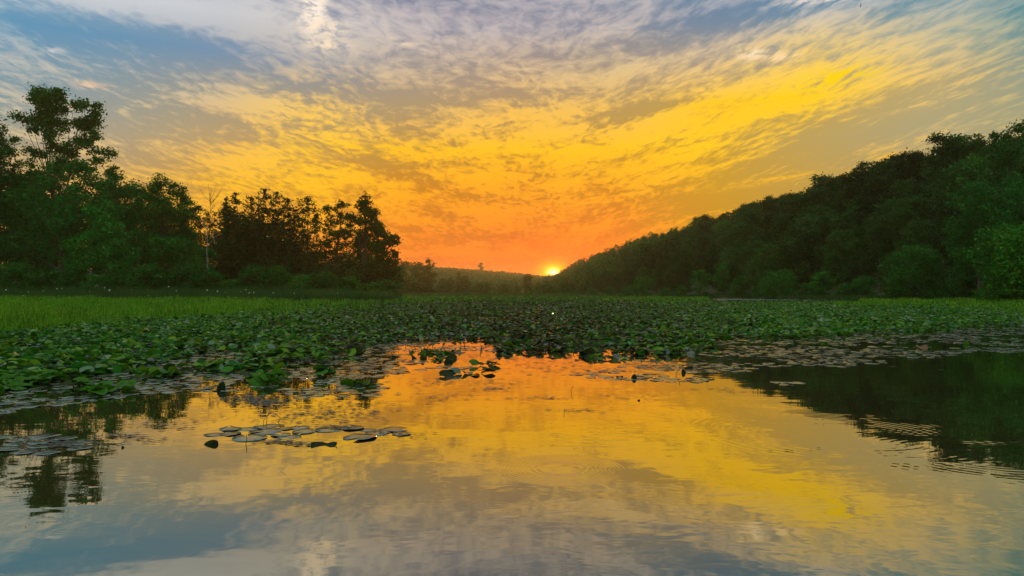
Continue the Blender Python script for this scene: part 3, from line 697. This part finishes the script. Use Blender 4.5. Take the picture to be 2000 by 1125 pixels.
o = obj('marsh_grass', mesh_np('marsh_grass', v, f, M['grass'])); tag(o, 'soft bright green marsh grass growing out of the water behind the lily leaves', 'grass', kind='stuff')
# little leafy weed amid the grass: kite leaves
x, y, px, r = samp(120000, 18, 200, seed=23)
edge = front(px)*(.85+.4*vnoise(x*.3, y*.12, 3)); k = (y > edge) & (vnoise(x*.7, y*.3, 8) > .35) & (r.random(len(px)) > np.interp(px, [450, 800, 1050, 1350, 1700], [0, .75, .9, .6, .1])) & ~((px > 1390) & (y > 120)) & ~((px > 1385) & (px < 1680) & (y > 70)); x, y, px = x[k], y[k], px[k]
zz = np.random.default_rng(24).random(len(x))*np.clip((y-edge[k])/6, .35, 1)*np.interp(px, [0, 500, 800, 1100, 1500, 2000], [.92, .8, .55, .5, .5, .65])*(.4+.75*vnoise(x*.5, y*.22, 5))
c_ = np.stack([x, y, zz], -1); v, f = leaves(c_, 1.0, 25)
sc_ = np.clip(y*.0028, .07, .34)[:, None, None]; v = (v.reshape(-1, 4, 3)-c_[:, None])*sc_+c_[:, None]
o = obj('water_weed', mesh_np('water_weed', v.reshape(-1, 3), f, M['grass'])); tag(o, 'leafy green water weed mixed through the marsh grass', 'weed', kind='stuff')
# darker sedge on the banks
r = np.random.default_rng(31)
px = r.uniform(-60, 790, 42000); y = r.uniform(84, 101, len(px)); x = X(px, y); z = np.maximum(groundz(x, y), -.05)
h = (.9+.9*vnoise(x*.35, y*.3, 2))*r.uniform(.6, 1.15, len(x))*np.interp(px, [0, 760, 790], [1, 1, .3])
v, f = tri_blades(x, y, z, h, np.full(len(x), .13), 32, .4)
px = r.uniform(1120, 2060, 26000); q = r.random(len(px)); yy = np.interp(px, [1100, 1190, 1290, 1400, 1520, 1690, 2000], [330, 250, 215, 175, 140, 112, 92])
y = yy+q*8-3; x = X(px, y); z = np.maximum(groundz(x, y), -.05)
h = r.uniform(.3, 1.0, len(x))
v2, f2 = tri_blades(x, y, z, h, y*.0013, 33, .5)
v, f = join([(v, f), (v2, f2)])
o = obj('bank_sedge', mesh_np('bank_sedge', v, f, M['sedge'])); tag(o, 'dark reedy sedge fringe along the banks under the trees', 'sedge', kind='stuff')
# far marsh ground growth
px = r.uniform(760, 1130, 26000); y = 235*(2.2)**r.random(len(px)); x = X(px, y); z = np.maximum(groundz(x, y), 0.)
v, f = tri_blades(x, y, z, r.uniform(.3, 1.3, len(x)), y*.0014, 34, .5)
o = obj('far_marsh_growth', mesh_np('far_marsh_growth', v, f, M['sedge'])); tag(o, 'low olive marsh growth at the hazy head of the pond', 'marsh plants', kind='stuff')

# ------------------------------------------------------------------ lily leaves
def pad_mesh(name, m, n=20, notch=.35, wav=.012, cup=.0, seed=0, ragged=.03):
    r = random.Random(seed); vs = [(0.03, 0, .004)]; ph = r.uniform(0, 6)
    for ring_ in (.55, 1.0):
        for i in range(n+1):
            a = notch*.5+(2*math.pi-notch)*i/n
            rr = ring_*(1+ragged*math.sin(3*a+ph)+ragged*.6*math.sin(5*a+2*ph))
            vs.append((rr*math.cos(a), rr*math.sin(a)*.93, .004+(wav*math.sin(2*a+ph)+wav*.6*math.sin(5*a+ph))*ring_*ring_+cup*ring_*ring_))
    t_ = []; q = n+1
    for i in range(n): t_.append((0, 1+i, 2+i)); t_.append((1+i, 1+q+i, 2+q+i)); t_.append((1+i, 2+q+i, 2+i))
    # thin rim so the leaf has thickness
    s = len(vs); vs += [(x_, y_, z_-.012) for x_, y_, z_ in vs[1+q:1+2*q]]
    for i in range(n): t_.append((1+q+i, s+i, s+i+1)); t_.append((1+q+i, s+i+1, 2+q+i))
    return mesh_np(name, vs, t_, m, True)
PADS = [pad_mesh('lily_pad', M['pad'], seed=i, notch=.28+.1*(i % 3), wav=.010+.012*(i % 4), cup=.01*(i % 3)) for i in range(8)]
def emergent(name, seed, m):
    """rounded heart leaf held above the water: tilted, dished, with its stalk"""
    r = random.Random(seed); n = 12; vs = [(0, 0, 0)]; t_ = []; ph = r.uniform(0, 6); fold = r.uniform(.02, .3)
    for rg in (.5, 1.):
        for i in range(n):
            a = 2*math.pi*i/n; rr = rg*(1-.32*math.exp(-((a-math.pi)/.35)**2)); x_, y_ = rr*math.cos(a)*1.12, rr*math.sin(a)*.86
            vs.append((x_, y_, fold*abs(y_)-.18*x_*x_*rg+.06*math.sin(3*a+ph)*rg))
    for i in range(n):
        j = (i+1) % n; t_ += [(0, 1+i, 1+j), (1+i, 1+n+i, 1+n+j), (1+i, 1+n+j, 1+j)]
    return np.array(vs), np.array(t_)
ET = [emergent('e', i, None) for i in range(6)]
def rotm(tilt, az_):
    ct, st, ca, sa = np.cos(tilt), np.sin(tilt), np.cos(az_), np.sin(az_)
    # rotate about x by tilt, then about z by az
    z0 = np.zeros_like(ct)
    return np.stack([np.stack([ca, -sa*ct, sa*st], -1), np.stack([sa, ca*ct, -ca*st], -1), np.stack([z0, st, ct], -1)], -2)
def py_of(y): return HOR+F*CAMZ/y
def em_front(px):
    return np.interp(px, [-60, 0, 120, 250, 400, 560, 700, 850, 1000, 1150, 1210, 1390, 1400, 1600, 1750, 1900, 2060], [785, 778, 748, 722, 694, 682, 672, 666, 669, 672, 688, 689, 663, 658, 650, 640, 628])
def fl_front(px):
    return np.interp(px, [-60, 0, 150, 280, 420, 520, 600, 740, 790, 1000, 1200, 1350, 1420, 1500, 1700, 1830, 1960, 2060], [822, 815, 795, 778, 772, 765, 776, 762, 742, 742, 752, 748, 738, 722, 712, 704, 692, 690])
# raised leaves
x, y, px, r = samp(140000, 7.6, 130, seed=41)
rel = em_front(px)+10*(vnoise(x*1.2, y*.8, 4)-.5)*np.clip(25/y, .3, 2)-py_of(y)
k = rel > 0
# stray groups in front of the edge
few = [(905, 731, 60, 5), (862, 701, 40, 8), (850, 690, 60, 5), (985, 692, 12, 5), (1195, 702, 60, 4), (945, 716, 40, 4), (700, 752, 40, 5)]
for cx, cy, wx, wy in few: k |= (((px-cx)/wx)**2+((py_of(y)-cy)/wy)**2 < r.uniform(.2, 1., len(px))) & (r.random(len(px)) < .4)
islands = [(1290, 688, 130, 9), (1150, 690, 30, 8), (1060, 683, 60, 8), (990, 680, 30, 6), (1165, 698, 18, 4), (560, 700, 110, 14), (520, 745, 60, 8), (600, 690, 150, 8), (450, 720, 120, 10), (640, 735, 30, 5), (1090, 676, 140, 6), (300, 735, 60, 8), (200, 765, 70, 8)]
for cx, cy, wx, wy in islands: k |= (((px-cx)/wx)**2+((py_of(y)-cy)/wy)**2 < r.uniform(.2, 1., len(px)))
dd = vnoise(x*.9, y*.5, 6)
k &= (dd > .08+.1*((y < 25) & (px < 700)))
k &= (r.random(len(px)) < np.interp(y, [8, 14, 25, 60, 130], [.26, .46, .85, 1., 1.]))
k &= ~((px > 1390) & (y > 120)) & ~((px > 1385) & (px < 1680) & (y > 90)); k &= y < front(px)*(1.05+.5*r.random(len(px)))
x, y, px, dd = x[k], y[k], px[k], dd[k]; n = len(x); print('raised leaves', n)
size = np.interp(y, [8, 12, 20, 50, 130], [.10, .088, .074, .088, .17])*r.uniform(.65, 1.35, n)
hgt_ = r.uniform(.03, .16, n)*(.4+1.1*dd)*np.interp(y, [8, 18, 40, 120], [.7, .8, 1.15, 2.4])
for cx, cy, wx, wy in few: hgt_ = np.where((((px-cx)/wx)**2+((py_of(y)-cy)/wy)**2 < 1.1), hgt_*.35, hgt_)
tilt = np.where(r.random(n) < .16, r.uniform(.3, 1.2, n), np.abs(r.normal(0, .2, n))+.02); aza = r.uniform(0, 6.283, n)
RM = rotm(tilt, aza); order = np.argsort(y)
NE = 300
shaded_olive_ = r.random(n) < np.interp(px, [450, 800, 1000, 1250, 1500], [.04, .5, .7, .5, .05])  # shade-darkened colour is likeliest mid-bed, toward the sun
EM = []
for i in range(6):
    v, tq = ET[i]; st = tube([(0, 0, -1.6), (.05, 0, -.7), (0, 0, -.01)], [.045, .04, .035], 4)
    tris = np.concatenate([st[1][:, [0, 1, 2]], st[1][:, [0, 2, 3]]])
    EM.append((mesh_np('leaf', v, tq, M['lily'], True), mesh_np('stalk', st[0], tris, M['stem'], True), mesh_np('leaf', v, tq, M['lily_shaded_olive'], True)))
def em_zone(p, yy):
    if p < 90: return 'e', 'by the left picture edge'
    if p < 180: return 'e', 'left of the pale raft'
    if p < 260: return 'e', 'above the pale raft'
    if p < 350: return 'e', 'behind the reed stalks'
    return (('left_mid', 'left of the golden water') if p < 800 else (('centre', 'at the bright central gap of the lily bed') if p < 1200 else ('right', 'in the right half of the lily bed')))
for i in order[:NE]:
    zn = em_zone(px[i], y[i])[1]; big = size[i] > .135
    sz = 'larger' if big else 'smaller'
    e = empty('raised_lily_leaf', (x[i], y[i], 0), 0)
    lf = obj('leaf', EM[i % 6][2 if shaded_olive_[i] else 0], e, (0, 0, hgt_[i])); lf.rotation_euler = (tilt[i], 0, aza[i]); lf.scale = (size[i],)*3
    stt = obj('stalk', EM[i % 6][1], e, (0, 0, hgt_[i]-.002)); stt.scale = (.12, .12, .12)
    tag(e, f'{sz} {"olive" if shaded_olive_[i] else "green"} raised lily leaf {zn}', 'lily leaf', f'{sz} {"olive" if shaded_olive_[i] else "green"} raised lily leaves {zn}')
shaded_olive = r.random(n) < np.interp(px, [450, 800, 1000, 1250, 1500], [.04, .55, .8, .55, .05])
rest = order[NE:]
def bed(sel, name, m, label):
  vs, fs, nb = [], [], 0
  for kx in range(6):
    id_ = rest[(rest % 6 == kx) & (shaded_olive[rest] == sel)]; T, Fq = ET[kx]
    v = np.einsum('nij,vj->nvi', RM[id_], T)*size[id_][:, None, None]+np.stack([x[id_], y[id_], hgt_[id_]], -1)[:, None]
    vs.append(v.reshape(-1, 3)); fs.append((Fq[None]+(np.arange(len(id_))*len(T))[:, None, None]).reshape(-1, 3)+nb); nb += len(id_)*len(T)
  o = obj(name, mesh_np(name, np.concatenate(vs), np.concatenate(fs), m, True)); tag(o, label, 'lily bed', kind='stuff')
bed(False, 'lily_bed', M['lily'], 'dense dark green bed of lily leaves raised above the water across the pond')
bed(True, 'shaded_olive_lily_bed', M['lily_shaded_olive'], 'brownish olive lily leaves painted shade-dark in the middle of the lily bed under the sun')
# floating pads
x, y, px, r = samp(34000, 5.3, 60, seed=51)
pyy = py_of(y); rel = fl_front(px)+16*(vnoise(x*1.5, y*.9, 9)-.5)-pyy; emr = em_front(px)-pyy
nz = vnoise(x*.9, y*1.4, 12)*.6+vnoise(x*2.5, y*2.5, 13)*.4
cov = np.interp(px, [-60, 420, 620, 760, 800, 1180, 1250, 1420, 1500, 2060], [.95, .9, .82, .68, .58, .4, .52, .58, .66, .74])
cov = cov*np.clip(rel/14+.25, 0, 1)
k = (rel > -2) & (nz < cov*.72+.08) & (emr < 30)
k |= (((px-95)/130)**2+((pyy-866)/24)**2 < r.uniform(0, .75, len(px)))      # straggling pads at lower left
k |= (((px-690)/60)**2+((pyy-770)/6)**2 < r.uniform(0, .5, len(px)))
k |= (np.abs(px-1545) < 30) & (np.abs(pyy-750) < 3)
x, y, px = x[k], y[k], px[k]; order = np.argsort(y)
sz = np.interp(y, [7, 20, 60], [.105, .12, .16])*r.uniform(.75, 1.25, len(x))
# keep pads from overlapping: accept nearest first
grid = {}; kept = []
for i in order:
    cx_, cy_ = int(x[i]/.3), int(y[i]/.3); ok = True
    for a in (-1, 0, 1):
        for b_ in (-1, 0, 1):
            for j in grid.get((cx_+a, cy_+b_), ()):
                if (x[i]-x[j])**2+(y[i]-y[j])**2 < ((sz[i]+sz[j])*.88)**2: ok = False; break
            if not ok: break
        if not ok: break
    if ok: grid.setdefault((cx_, cy_), []).append(i); kept.append(i)
print('floating pads', len(x), 'kept', len(kept))
def pad_zone(p, yy):
    if p < 260 and py_of(yy) > 838: return 'in the straggle over the tall tree\'s reflection'
    if p < 110: return 'at the left end of the pale raft'
    if p < 230: return 'in the pale raft right of its end'
    if p < 320: return 'in the pale raft left of the reed stalks'
    if p < 400: return 'in the pale raft around the reed stalks'
    if p < 520: return 'in the raft around the dark leaf cone'
    if p < 790: return 'in the broken raft left of the golden reflection'
    if p < 1380: return 'on the golden strip of water at the centre'
    return 'in the silvery raft above the dark reflection on the right'
for q, i in enumerate(kept[:276]):
    zn = pad_zone(px[i], y[i]); s_ = 'broad' if sz[i] > .118 else 'small'
    o = obj('lily_pad', PADS[i % 8], None, (x[i], y[i], .003+.0015*(i % 3))); o.scale = (sz[i], sz[i]*.96, sz[i]); o.rotation_euler = (random.uniform(-.02, .02), random.uniform(-.02, .02), random.uniform(0, 6.28))
    tag(o, f'{s_} floating lily pad {zn}', 'lily pad', f'{s_} flat pads {zn}')
vs, fs, nb = [], [], 0
PT = []
for i in range(4):
    me = PADS[i]; a = np.empty(len(me.vertices)*3, np.float32); me.vertices.foreach_get('co', a); l = np.empty(len(me.loops), np.int32); me.loops.foreach_get('vertex_index', l); PT.append((a.reshape(-1, 3), l.reshape(-1, 3)))
rest = np.array(kept[276:])
for kx in range(4):
    id_ = rest[rest % 4 == kx]; T, Fq = PT[kx]; RMz = rotm(np.random.default_rng(kx).normal(0, .03, len(id_)), np.random.default_rng(kx+9).uniform(0, 6.28, len(id_)))
    v = np.einsum('nij,vj->nvi', RMz, T)*sz[id_][:, None, None]+np.stack([x[id_], y[id_], np.full(len(id_), .004)], -1)[:, None]
    vs.append(v.reshape(-1, 3)); fs.append((Fq[None]+(np.arange(len(id_))*len(T))[:, None, None]).reshape(-1, 3)+nb); nb += len(id_)*len(T)
o = obj('floating_pads', mesh_np('floating_pads', np.concatenate(vs), np.concatenate(fs), M['pad'], True)); tag(o, 'mass of flat lily pads floating beyond the nearest ones', 'lily pads', kind='stuff')
# distant silvery pads in the far channel under the right hill
px_ = r.uniform(1395, 1660, 900); y_ = r.uniform(118, 150, 900); x_ = X(px_, y_)
vs, fs = [], []
T, Fq = PT[0]
v = T[None]*r.uniform(.4, .9, 900)[:, None, None]*np.array([1, 1, .5])+np.stack([x_, y_, np.full(900, .01)], -1)[:, None]
o = obj('channel_pads', mesh_np('channel_pads', v.reshape(-1, 3), (Fq[None]+(np.arange(900)*len(T))[:, None, None]).reshape(-1, 3), M['pad'], True)); tag(o, 'thin pale line of floating pads in the far channel under the right hill', 'lily pads', kind='stuff')

# ---- the small raft of pads nearest the camera (photo centre x, centre y, width)
raft = [(420,849,35),(452,838,42),(485,838,40),(452,848,36),(526,834,52),(518,844,56),(488,856,62),(556,838,26),(586,836,36),(594,844,42),(550,850,36),(566,853,40),(642,840,46),(688,836,48),(704,855,60),(722,841,30),(736,847,40),(770,839,52),(784,848,34),(752,845,22)]
raft.sort()
ORD = ['leftmost', 'second', 'third', 'fourth', 'fifth', 'sixth', 'seventh', 'eighth', 'ninth', 'tenth', 'eleventh', 'twelfth', 'thirteenth', 'fourteenth', 'fifteenth', 'sixteenth', 'seventeenth', 'eighteenth', 'nineteenth', 'rightmost']
for i, (cx, cy, wd) in enumerate(raft):
    D = F*CAMZ/(cy-HOR); s_ = wd/F*D*.57
    o = obj('lily_pad', PADS[(i*3) % 8], None, (X(cx, D), D, .004+.002*(i % 3))); o.scale = (s_, s_, s_); o.rotation_euler = (.015*math.sin(i), .02*math.cos(i), i*2.1)
    pos_ = ORD[i] if i in (0, 19) else ORD[i]+' from left'
    tag(o, f'olive grey flat lily pad, {pos_} in the small raft floating nearest the viewer', 'lily pad', 'pads of the raft nearest the viewer')
# ---- upright / rolled dark leaves and other single things on the water
def rolled_leaf(cx, cy, wpx, hpx, label, m='dark_leaf', seed=0, kind=0):
    D = F*CAMZ/(cy+hpx*.5-HOR); wd = wpx/F*D; h = hpx/F*D*(.8 if kind == 0 else 1); r = random.Random(seed); n, k_ = 14, 9; vs = []; fs = []
    for j in range(k_):
        v_ = j/(k_-1)
        for i in range(n):
            u = i/(n-1); a = math.pi*(1.75*u-.9)
            if kind == 0:   # hooded, half rolled leaf standing up, pointed tip to one side
                rr = wd*.5*(1-v_**1.5)**.7*(1+.16*math.sin(3*a+seed)+.1*math.sin(5*a+seed*2)); vs.append((rr*math.cos(a)+wd*(.45*math.sin(seed*2.3))*v_**1.3, rr*.6*math.sin(a), h*(1-(1-v_)**1.5)*(.92+.08*math.cos(a*2+seed))))
            else:           # saddle folded leaf lying on the water
                X_ = (u-.5)*wd; Y_ = (v_-.5)*wd*.75*math.sqrt(max(.02, 1-(2*u-1)**2)); vs.append((X_, Y_, .004+h*.22*abs(2*u-1)**2+h*.55*v_*v_*(1-.55*math.exp(-((2*u-1.1)/.25)**2))))
    for j in range(k_-1):
        for i in range(n-1): a = j*n+i; fs.append((a, a+1, a+n+1, a+n))
    me = mesh_np('curled_leaf', vs, fs, M[m], True)
    o = obj('curled_leaf', me, None, (X(cx, D), D, -.005)); so = o.modifiers.new('thick', 'SOLIDIFY'); so.thickness = .003
    tag(o, label, 'curled leaf'); return o
rolled_leaf(411, 861, 27, 13, 'dark rolled leaf like a stone at the left end of the nearest raft', seed=1)
rolled_leaf(633, 866, 50, 9, 'folded dark leaf with upturned ends floating below the nearest raft', seed=2, kind=1)
rolled_leaf(432, 750, 18, 24, 'dark green upright leaf cone among the pads on the left', seed=3)
rolled_leaf(1238, 733, 11, 13, 'dark pointed leaf bud standing alone on gold water right of centre', seed=4)
rolled_leaf(1210, 735, 13, 5, 'tiny dark folded leaf just left of the pointed leaf bud', seed=5, kind=1)
rolled_leaf(1344, 716, 17, 9, 'dark hooded leaf tipped over farther right of the pointed bud', seed=6)
rolled_leaf(1335, 723, 8, 11, 'narrow dark upright leaf touching the tipped hooded leaf', seed=7)
rolled_leaf(876, 703, 17, 12, 'round dark leaf head on the golden water left of centre', seed=8)
rolled_leaf(858, 692, 12, 12, 'dark leaf head behind the round one left of centre', seed=9)
rolled_leaf(810, 697, 10, 9, 'small dark leaf head left of the paired ones on gold water', seed=10)
rolled_leaf(829, 699, 9, 6, 'smallest dark leaf head between its two neighbours', seed=12)
rolled_leaf(770, 695, 9, 7, 'dark leaf tip at the left end of the golden strip', seed=13)
rolled_leaf(973, 691, 9, 10, 'thin dark leaf tip leaning at the middle of the golden strip', seed=14)
rolled_leaf(1155, 692, 34, 10, 'wide dark clump-like curled leaf on the golden strip right of the sun line', seed=15)
rolled_leaf(530, 757, 26, 9, 'dark crumpled leaf in the left pad raft', seed=16)
rolled_leaf(885, 733, 34, 6, 'flat dark folded leaf under the leaf heads left of centre', seed=17, kind=1)
rolled_leaf(700, 752, 20, 9, 'dark curled leaf between two large pads left of the golden water', seed=18)
rolled_leaf(585, 767, 24, 5, 'low dark folded leaf on the left raft nearest the golden patch', seed=19, kind=1)
rolled_leaf(14, 706, 18, 22, 'big dark upright leaf at the left edge of the lily bed', 'lily', seed=20)
rolled_leaf(1800, 675, 22, 9, 'withered reddish brown leaf on the silvery right raft', 'brown_leaf', seed=21, kind=1)
rolled_leaf(1885, 668, 14, 11, 'bright green folded leaf upright on the silvery right raft', 'lily', seed=22)
rolled_leaf(1247, 780, 6, 5, 'tiny dark pointed scrap alone on the golden reflection', seed=23)
rolled_leaf(242, 871, 6, 7, 'tiny dark nub poking from grey water on the left', seed=24)
def stalks(name, cx, cy, polys, label, cat, rad_=.0035):
    D = F*CAMZ/(cy-HOR); parts = []
    for pl in polys:
        pts_ = [((a-cx)/F*D, d_*.02, (cy-b_)/F*D-(.03 if i == 0 else 0)) for i, (a, b_, *z_) in enumerate(pl) for d_ in [i]]
        parts.append(tube(pts_, [rad_]*len(pts_), 5))
    v, f = join(parts); o = obj(name, mesh_np(name, v, f, M['stem'], True), None, (X(cx, D), D, 0)); tag(o, label, cat)
stalks('bent_stalks', 521, 829, [[(521, 829), (521, 812), (527, 806)], [(515, 829), (514, 822), (521, 812), (528, 806), (534, 811), (542, 820), (536, 829)]], 'thin stalks bent into a triangle behind the nearest raft', 'stalk', .0028)
stalks('bare_stalk', 480, 868, [[(480, 868), (481, 857), (479, 850)]], 'single thin dark stalk rising from the nearest raft', 'stalk', .003)
stalks('bent_stalk', 1117, 768, [[(1117, 768), (1115, 762), (1120, 755)]], 'tiny bent twig on the golden reflection right of centre', 'stalk', .0028)
stalks('reed_stalks', 347, 772, [[(345, 772), (344, 742)], [(349, 770), (349, 735)], [(352, 771), (353, 750)]], 'three thin upright stalks over the pads on the left', 'stalk', .003)
stalks('reed_stalk', 119, 790, [[(119, 790), (118, 765)]], 'single thin stalk above the far left pads', 'stalk', .003)
stalks('reed_stalk', 1102, 809, [[(1102, 809), (1102, 803)]], 'tiny upright stalk end below the bent twig at the centre', 'stalk', .0025)
stalks('bent_stalk', 1320, 735, [[(1320, 735), (1321, 729), (1328, 722), (1329, 716)]], 'crooked stalk left of the tipped hooded leaf', 'stalk', .005)
rr_ = random.Random(77)
for i in range(34):
    cx = rr_.uniform(790, 1180); cy = rr_.uniform(676, 690); h = rr_.uniform(3, 10); b_ = rr_.uniform(-5, 5)
    stalks('thin_stalk', cx, cy, [[(cx, cy), (cx+b_*.3, cy-h*.7), (cx+b_, cy-h)]], 'thin dark stalk poking from the golden strip before the lily bed', 'stalk', .009)
    COL.objects[-1]['group'] = 'thin stalks on the golden strip'
# ---- floating scraps
r = np.random.default_rng(61)
C_ = []
for cx, cy, wx, wy, n_ in [(650, 835, 45, 5, 60), (545, 864, 35, 4, 50), (590, 868, 30, 3, 30), (520, 787, 50, 7, 200), (660, 800, 100, 22, 240), (470, 780, 60, 10, 170), (590, 812, 130, 12, 120), (120, 868, 80, 10, 160), (240, 852, 30, 6, 40), (290, 860, 40, 4, 30), (1060, 778, 60, 3, 30), (960, 760, 40, 3, 30), (1130, 802, 40, 3, 24), (1230, 775, 50, 3, 20), (900, 745, 120, 8, 90), (1100, 720, 180, 12, 160), (1400, 760, 60, 5, 24), (800, 850, 30, 6, 20), (860, 775, 60, 10, 40), (1560, 880, 60, 4, 6), (350, 830, 90, 10, 34), (1000, 700, 200, 10, 200), (1300, 715, 120, 14, 240), (1600, 690, 250, 16, 260)]:
    a = r.normal(size=n_)*wx*.6+cx; b_ = r.normal(size=n_)*wy*.6+cy; D = F*CAMZ/(b_-HOR); C_.append(np.stack([X(a, D), D, np.full(n_, .006)], -1))
c_ = np.concatenate(C_); n = len(c_); a = r.uniform(-.5, .5, n); L = r.uniform(.010, .046, n)*np.clip(c_[:, 1]/7, 1, 2.5); wd = L*r.uniform(.15, .5, n)
ux, uy = np.cos(a), np.sin(a)
v = np.stack([c_+np.stack([-ux*L, -uy*L, 0*L], -1), c_+np.stack([uy*wd, -ux*wd, 0*L+.003], -1), c_+np.stack([ux*L, uy*L, 0*L+.002], -1), c_+np.stack([-uy*wd, ux*wd, 0*L+.004], -1)], 1)
o = obj('floating_scraps', mesh_np('floating_scraps', v.reshape(-1, 3), np.arange(n*4).reshape(n, 4), M['debris'])); tag(o, 'dark scraps of plants drifting on the open water', 'plant scraps', kind='stuff')
# ---- white flowers on the left bank and bird
def flower_mesh():
    parts = []
    for k_ in range(5):
        a = 2*math.pi*k_/5; c_, s_ = math.cos(a), math.sin(a); pr = []
        for (u, w_, z_) in [(0, 0, 0), (.05, .035, .02), (.10, .05, .045), (.14, 0, .05), (.10, -.05, .045), (.05, -.035, .02)]:
            pr.append((u*c_-w_*s_, u*s_+w_*c_, z_))
        parts.append((np.array(pr), np.array([(0, 1, 2), (0, 2, 3), (0, 3, 4), (0, 4, 5)])))
    v, f = join(parts); return mesh_np('blossom', v, f, M['petal'])
FM = flower_mesh(); sv, sf = tube([(0, 0, -1.6), (.03, 0, -.8), (0, 0, 0)], [.012, .01, .008], 4)
SM = mesh_np('stem', sv, sf, M['stem'], True)
for i, (px_, py_) in enumerate([(12,566),(56,570),(85,568),(112,564),(121,563),(176,569),(205,562),(214,567),(258,565),(330,560),(345,568),(405,567),(425,569),(440,571),(470,570),(480,566),(487,572),(496,571),(534,572),(575,573),(660,573)]):
    D = 85+rr_.uniform(-2, 2); e = empty('white_flower', (X(px_, D), D, Z(py_, D))); e.scale = (rr_.uniform(.3, .65),)*3; bl = obj('blossom', FM, e); bl.rotation_euler = (1.2+rr_.uniform(-.3, .3), rr_.uniform(-.5, .5), rr_.uniform(-.6, .6)); obj('stem', SM, e)
    tag(e, 'small white flower on a tall stem among the sedge below the left wood', 'flower', 'white flowers on the left bank')
bv = [(0, -.35, 0), (.06, -.1, .03), (0, .35, 0), (-.06, -.1, .03), (0, 0, -.07), (.45, .05, .14), (.85, -.12, .05), (.4, -.12, .10), (-.45, .05, .14), (-.85, -.12, .05), (-.4, -.12, .10)]
bf = [(0, 1, 4), (1, 2, 4), (2, 3, 4), (3, 0, 4), (0, 3, 1), (1, 3, 2), (1, 5, 7), (5, 6, 7), (3, 10, 8), (8, 10, 9)]
bD = 150; o = obj('bird', mesh_np('bird', bv, bf, M['bird']), None, (X(1682, bD), bD, Z(10, bD))); o.rotation_euler = (0, .2, 1.2); tag(o, 'tiny dark bird flying high in the upper right sky', 'bird')

# ---- things that share a label get their place in the row (counted from the left)
ONES = ['', 'first', 'second', 'third', 'fourth', 'fifth', 'sixth', 'seventh', 'eighth', 'ninth', 'tenth', 'eleventh', 'twelfth', 'thirteenth', 'fourteenth', 'fifteenth', 'sixteenth', 'seventeenth', 'eighteenth', 'nineteenth', 'twentieth']
def ordinal(k_):
    if k_ <= 20: return ONES[k_]
    if k_ == 30: return 'thirtieth'
    return ('twenty-' if k_ < 30 else 'thirty-')+ONES[k_ % 10]
by = {}
for o in COL.objects:
    if o.parent is None and 'label' in o and 'kind' not in o: by.setdefault(o['label'], []).append(o)
for lab, os_ in by.items():
    if 1 < len(os_) <= 39:
        os_.sort(key=lambda q: q.location.x/q.location.y)
        for i, o in enumerate(os_):
          if len(lab.split()) <= 13: o['label'] = lab+', '+('leftmost' if i == 0 else ('rightmost' if i == len(os_)-1 else ordinal(i+1)+' from left'))
# ------------------------------------------------------------------ haze
hm = bpy.data.materials.new('haze_air'); hm.use_nodes = True; h_ = NT(hm.node_tree); h_.n.clear()
pv_ = h_.node('ShaderNodeVolumePrincipled'); pv_.inputs['Density'].default_value = .00021; pv_.inputs['Color'].default_value = (.97, .72, .36, 1); pv_.inputs['Anisotropy'].default_value = .6
ho = h_.node('ShaderNodeOutputMaterial'); h_.l.new(pv_.outputs[0], ho.inputs['Volume'])
S_ = 1700
hv = [(sx_*S_, sy_*S_, sz_) for sz_ in (-2.2, 60) for sy_ in (-1, 1) for sx_ in (-1, 1)]
hf = [(0, 2, 3, 1), (4, 5, 7, 6), (0, 1, 5, 4), (2, 6, 7, 3), (0, 4, 6, 2), (1, 3, 7, 5)]
o = obj('haze', mesh_np('haze', hv, hf, hm)); tag(o, kind='stuff')
